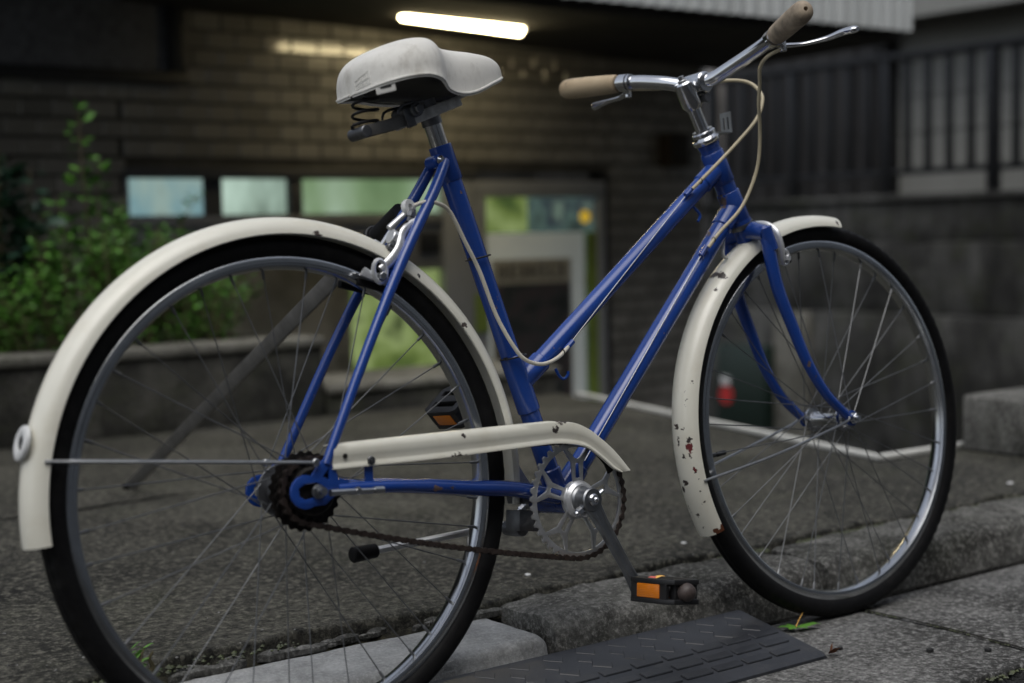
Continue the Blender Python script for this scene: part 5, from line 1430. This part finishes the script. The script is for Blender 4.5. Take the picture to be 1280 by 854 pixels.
# --- kickstand folded up
ks_ = pt(MB().box((0.368, 0.012, 0.243), (0.034, 0.034, 0.030), Matrix.Rotation(0.15, 3, 'Y')).box((0.366, 0.0, 0.275), (0.040, 0.050, 0.010)).cyl((0.362, 0.004, 0.232), (0.362, 0.044, 0.232), 0.011, 16, 0.001), 'kickstand', M['dull_steel'], bevel=0.003)
MB().tube([(0.362, 0.050, 0.236), (0.300, 0.056, 0.2335), (0.140, 0.062, 0.2285)], 0.0052, 10).build('stand_leg', M['alloy_ring'], ks_)
MB().tube([(0.152, 0.0615, 0.2290), (0.150, 0.0615, 0.2288), (0.115, 0.0630, 0.2275), (0.1130, 0.0630, 0.2275)], [0.0080, 0.0100, 0.0112, 0.0090], 14).build('rubber_foot', M['rubber'], ks_)

# ================================================================== PROP BAR leaning on the far seat stay
ml = Matrix.Rotation(-LEAN, 3, 'X')
top = ml @ V(0.236, 0.040, 0.7050); foot = V(0.430, 1.640, 0.083)
pr = empty('prop_bar', foot); tag(pr, 'long grey metal bar propped from the pavement against the bicycle seat stay', 'bar')
dr = (top-foot).normalized(); ln = (top-foot).length
a1 = dr*(ln*0.885)
MB().beam((0, 0, 0), a1, 0.026, 0.010, (1, 0, 0.4)).beam(V(0, -0.004, 0.006), a1 + V(0, -0.004, 0.006), 0.010, 0.010, (1, 0, 0.4)).build('bar', M['bar_grey'], pr, bevel=0.002)
MB().tube([a1 - dr*0.02, dr*(ln*0.985)], 0.0115, 14).build('black_sleeve', M['black_plastic'], pr)
MB().tube([dr*(ln*0.905), dr*(ln*0.93)], 0.0165, 14).cyl(dr*(ln*.918) + V(-.02, 0, .0), dr*(ln*.918) + V(.02, 0, 0), .006, 10).build('collar', M['black_plastic'], pr, bevel=0.002, bseg=1)
MB().box((0, 0, 0), (0.032, 0.02, 0.012)).build('foot_cap', M['rubber'], pr, bevel=0.003)

# ================================================================== RUBBER KERB RAMP
rp = empty('kerb_ramp', (0.49, -0.06, 0.0)); tag(rp, 'black rubber kerb ramp with raised tread blocks lying in the gutter', 'ramp')
RX0, RX1, RY0, RY1, RZ1 = 0.19, 0.795, -0.152, 0.032, 0.0400
o0 = rp.location
def sy(y): return 0.009 + (RZ1-0.009)*(y-RY0)/(RY1-RY0)
mb = MB()
prof = [(RY0-0.004, 0.001), (RY0-0.003, 0.005), (RY0+0.004, 0.0098), (RY1-0.012, RZ1-0.0005), (RY1-0.003, RZ1), (RY1, RZ1-0.004), (RY1, 0.001)]
rows = []
for x, dz, dx in [(RX0, 0, 0), (0.5, 0, 0), (RX1-0.012, 0, 0), (RX1-0.004, 0, 0), (RX1, 1, 0)]:
    rows.append([V(x-o0.x, y-o0.y, z if not dz else max(0.001, z-0.004)) for y, z in prof])
mb.grid(rows)
n = len(prof); mb.f.append(tuple(range(n))); mb.f.append(tuple(len(rows)*n-1-i for i in range(n)))
mb.build('ramp_body', M['ramp_rubber'], rp, sharp=40, bevel=0.0015)
slope = math.atan2(RZ1-0.009, RY1-RY0)
rotS = Matrix.Rotation(slope, 3, 'X')
def block(w, l, h, ang):
    r2_ = Matrix.Rotation(ang, 3, 'Z')
    me = MB().box((0, 0, 0), (w, l, h)).mesh('tread_block', bevel=min(0.0012, h*.45), bseg=1); me.materials.append(M['ramp_rubber']); return me, rotS.to_4x4() @ r2_.to_4x4()
longb = block(0.052, 0.0165, 0.006, 0.0); squ = block(0.030, 0.020, 0.0042, -R_(37)); sq2 = block(0.022, 0.014, 0.004, -R_(37))
def put(bk, x, y, zo=0.0):
    o = link_mesh('tread_block', bk[0], None, rp); o.matrix_local = Matrix.Translation((x-o0.x, y-o0.y, sy(y)+zo)) @ bk[1]
for r, (y, off) in enumerate([(-0.060, 0.012), (-0.091, 0.028), (-0.122, 0.044)]):
    for k in range(10):
        x = RX1 - 0.040 - off*0.6 - k*0.0605 + 0.008
        if x > RX0+0.03: put(longb, x, y)
for r, (y, off, bk) in enumerate([(0.012, 0.0, squ), (-0.012, 0.020, sq2), (-0.034, 0.006, squ)]):
    for k in range(10):
        x = RX1 - 0.035 - off - k*0.0605
        if x > RX0+0.03: put(bk, x, y)

# ================================================================== SMALL THINGS ON THE GROUND
gl = empty('fallen_leaf', (0.872, -0.020, 0.004)); tag(gl, 'green leaf lying in the gutter beside the front tyre', 'leaf')
mb = MB()
for ang, L_, W_2 in [(2.6, .030, .016), (3.4, .022, .013), (1.7, .022, .013), (-0.35, .046, .018), (-1.3, .022, .012)]:
    mb.add(leaf_shape(V(0, 0, 0.004), V(math.cos(ang), math.sin(ang), 0.12), V(0.1, 0, 1), L_, W_2), LF)
mb.build('blade', M['leaf_bright'], gl, weld=False, recalc=False)
MB().tube(spline([(0, 0, 0.004), (0.020, 0.010, 0.012), (0.035, 0.014, 0.022)], 4), 0.0010, 5).build('stalk', M['petal'], gl)
dl = empty('dead_leaf', (0.806, -0.146, 0.003)); tag(dl, 'small curled brown leaf at the sharp corner of the rubber ramp', 'leaf')
MB().add(leaf_shape(V(0, 0, 0), V(.2, -.6, 0.5), V(.3, 0, 1), .024, .016), LF).add(leaf_shape(V(0.005, 0, 0), V(.5, .3, 0.8), V(.3, .5, 1), .018, .010), LF).build('blade', M['dead_leaf'], dl, weld=False)
def pebble(x, y, z, r, label, mat='pebble', nm='pebble', cat='pebble', grp=None):
    o = MB()
    for k in range(3): o.ball((random.uniform(-.3, .3)*r, random.uniform(-.3, .3)*r, r*0.5), r*random.uniform(.6, .9), 6, (1.2, 1, .8))
    ob = o.build(nm, M[mat], None, (x, y, z), smooth=False, weld=False); tag(ob, label, cat, grp); return ob
pebble(0.842, -0.140, 0.001, 0.0055, 'black crumb of dirt beside the dead leaf at the ramp corner', nm='dirt_crumb', cat='dirt')
pebble(0.935, -0.236, 0.001, 0.0060, 'black pebble on the gutter slab, left of two by the slab joint', grp='pebbles on the gutter slab')
pebble(1.004, -0.290, 0.001, 0.0055, 'black pebble on the gutter slab, right of two by the slab joint', grp='pebbles on the gutter slab')
for x, y, lb_ in [(1.905, 0.300, 'white scrap of litter on the pavement right of the front wheel'), (0.579, 0.308, 'white speck of litter on the pavement below the chainring'), (0.946, 0.320, 'white speck of litter on the pavement behind the front mudguard tip')]:
    o = MB().box((0, 0, 0.002), (0.014 if x > 1.5 else 0.007, 0.010, 0.003)).build('litter', M['paper_white'], None, (x, y, 0.080), bevel=0.001, bseg=1); tag(o, lb_, 'litter', 'scraps of litter on the pavement')
pp_ = ml @ (pe_r + V(-0.014, -0.040, 0.0165))
pe = empty('petal', pp_); tag(pe, 'fallen yellow and red petal lying on the near pedal', 'petal')
MB().add(leaf_shape(V(0, 0, 0.001), V(.8, -.45, 0.18), V(-.3, .2, 1), .026, .014), LF).build('petal_blade', M['petal'], pe, weld=False)
MB().add(leaf_shape(V(-.004, -.003, 0.003), V(.8, -.5, 0.0), V(-.5, -.4, 1), .018, .008), LF).build('petal_edge', M['petal_red'], pe, weld=False)

# ================================================================== ACROSS THE STREET: unseen houses added behind the camera to block low sky and shape reflections
row = empty('added_street_building', (0, -6.0, -0.02)); tag(row, 'unseen plain grey buildings added across the street to block low sky light', 'building')
part(bxm(-16, 18, -9.0, -6.0, -0.02, 8.0), 'wall', M['added_street_wall'], row, smooth=False)
for fl in range(2):
    for k in range(11):
        x = -14.5 + k*2.9
        part(bxm(x, x+1.5, -6.03, -5.99, 1.0+fl*2.9, 2.3+fl*2.9), 'window', M['dark_metal'], row, bevel=0.01)
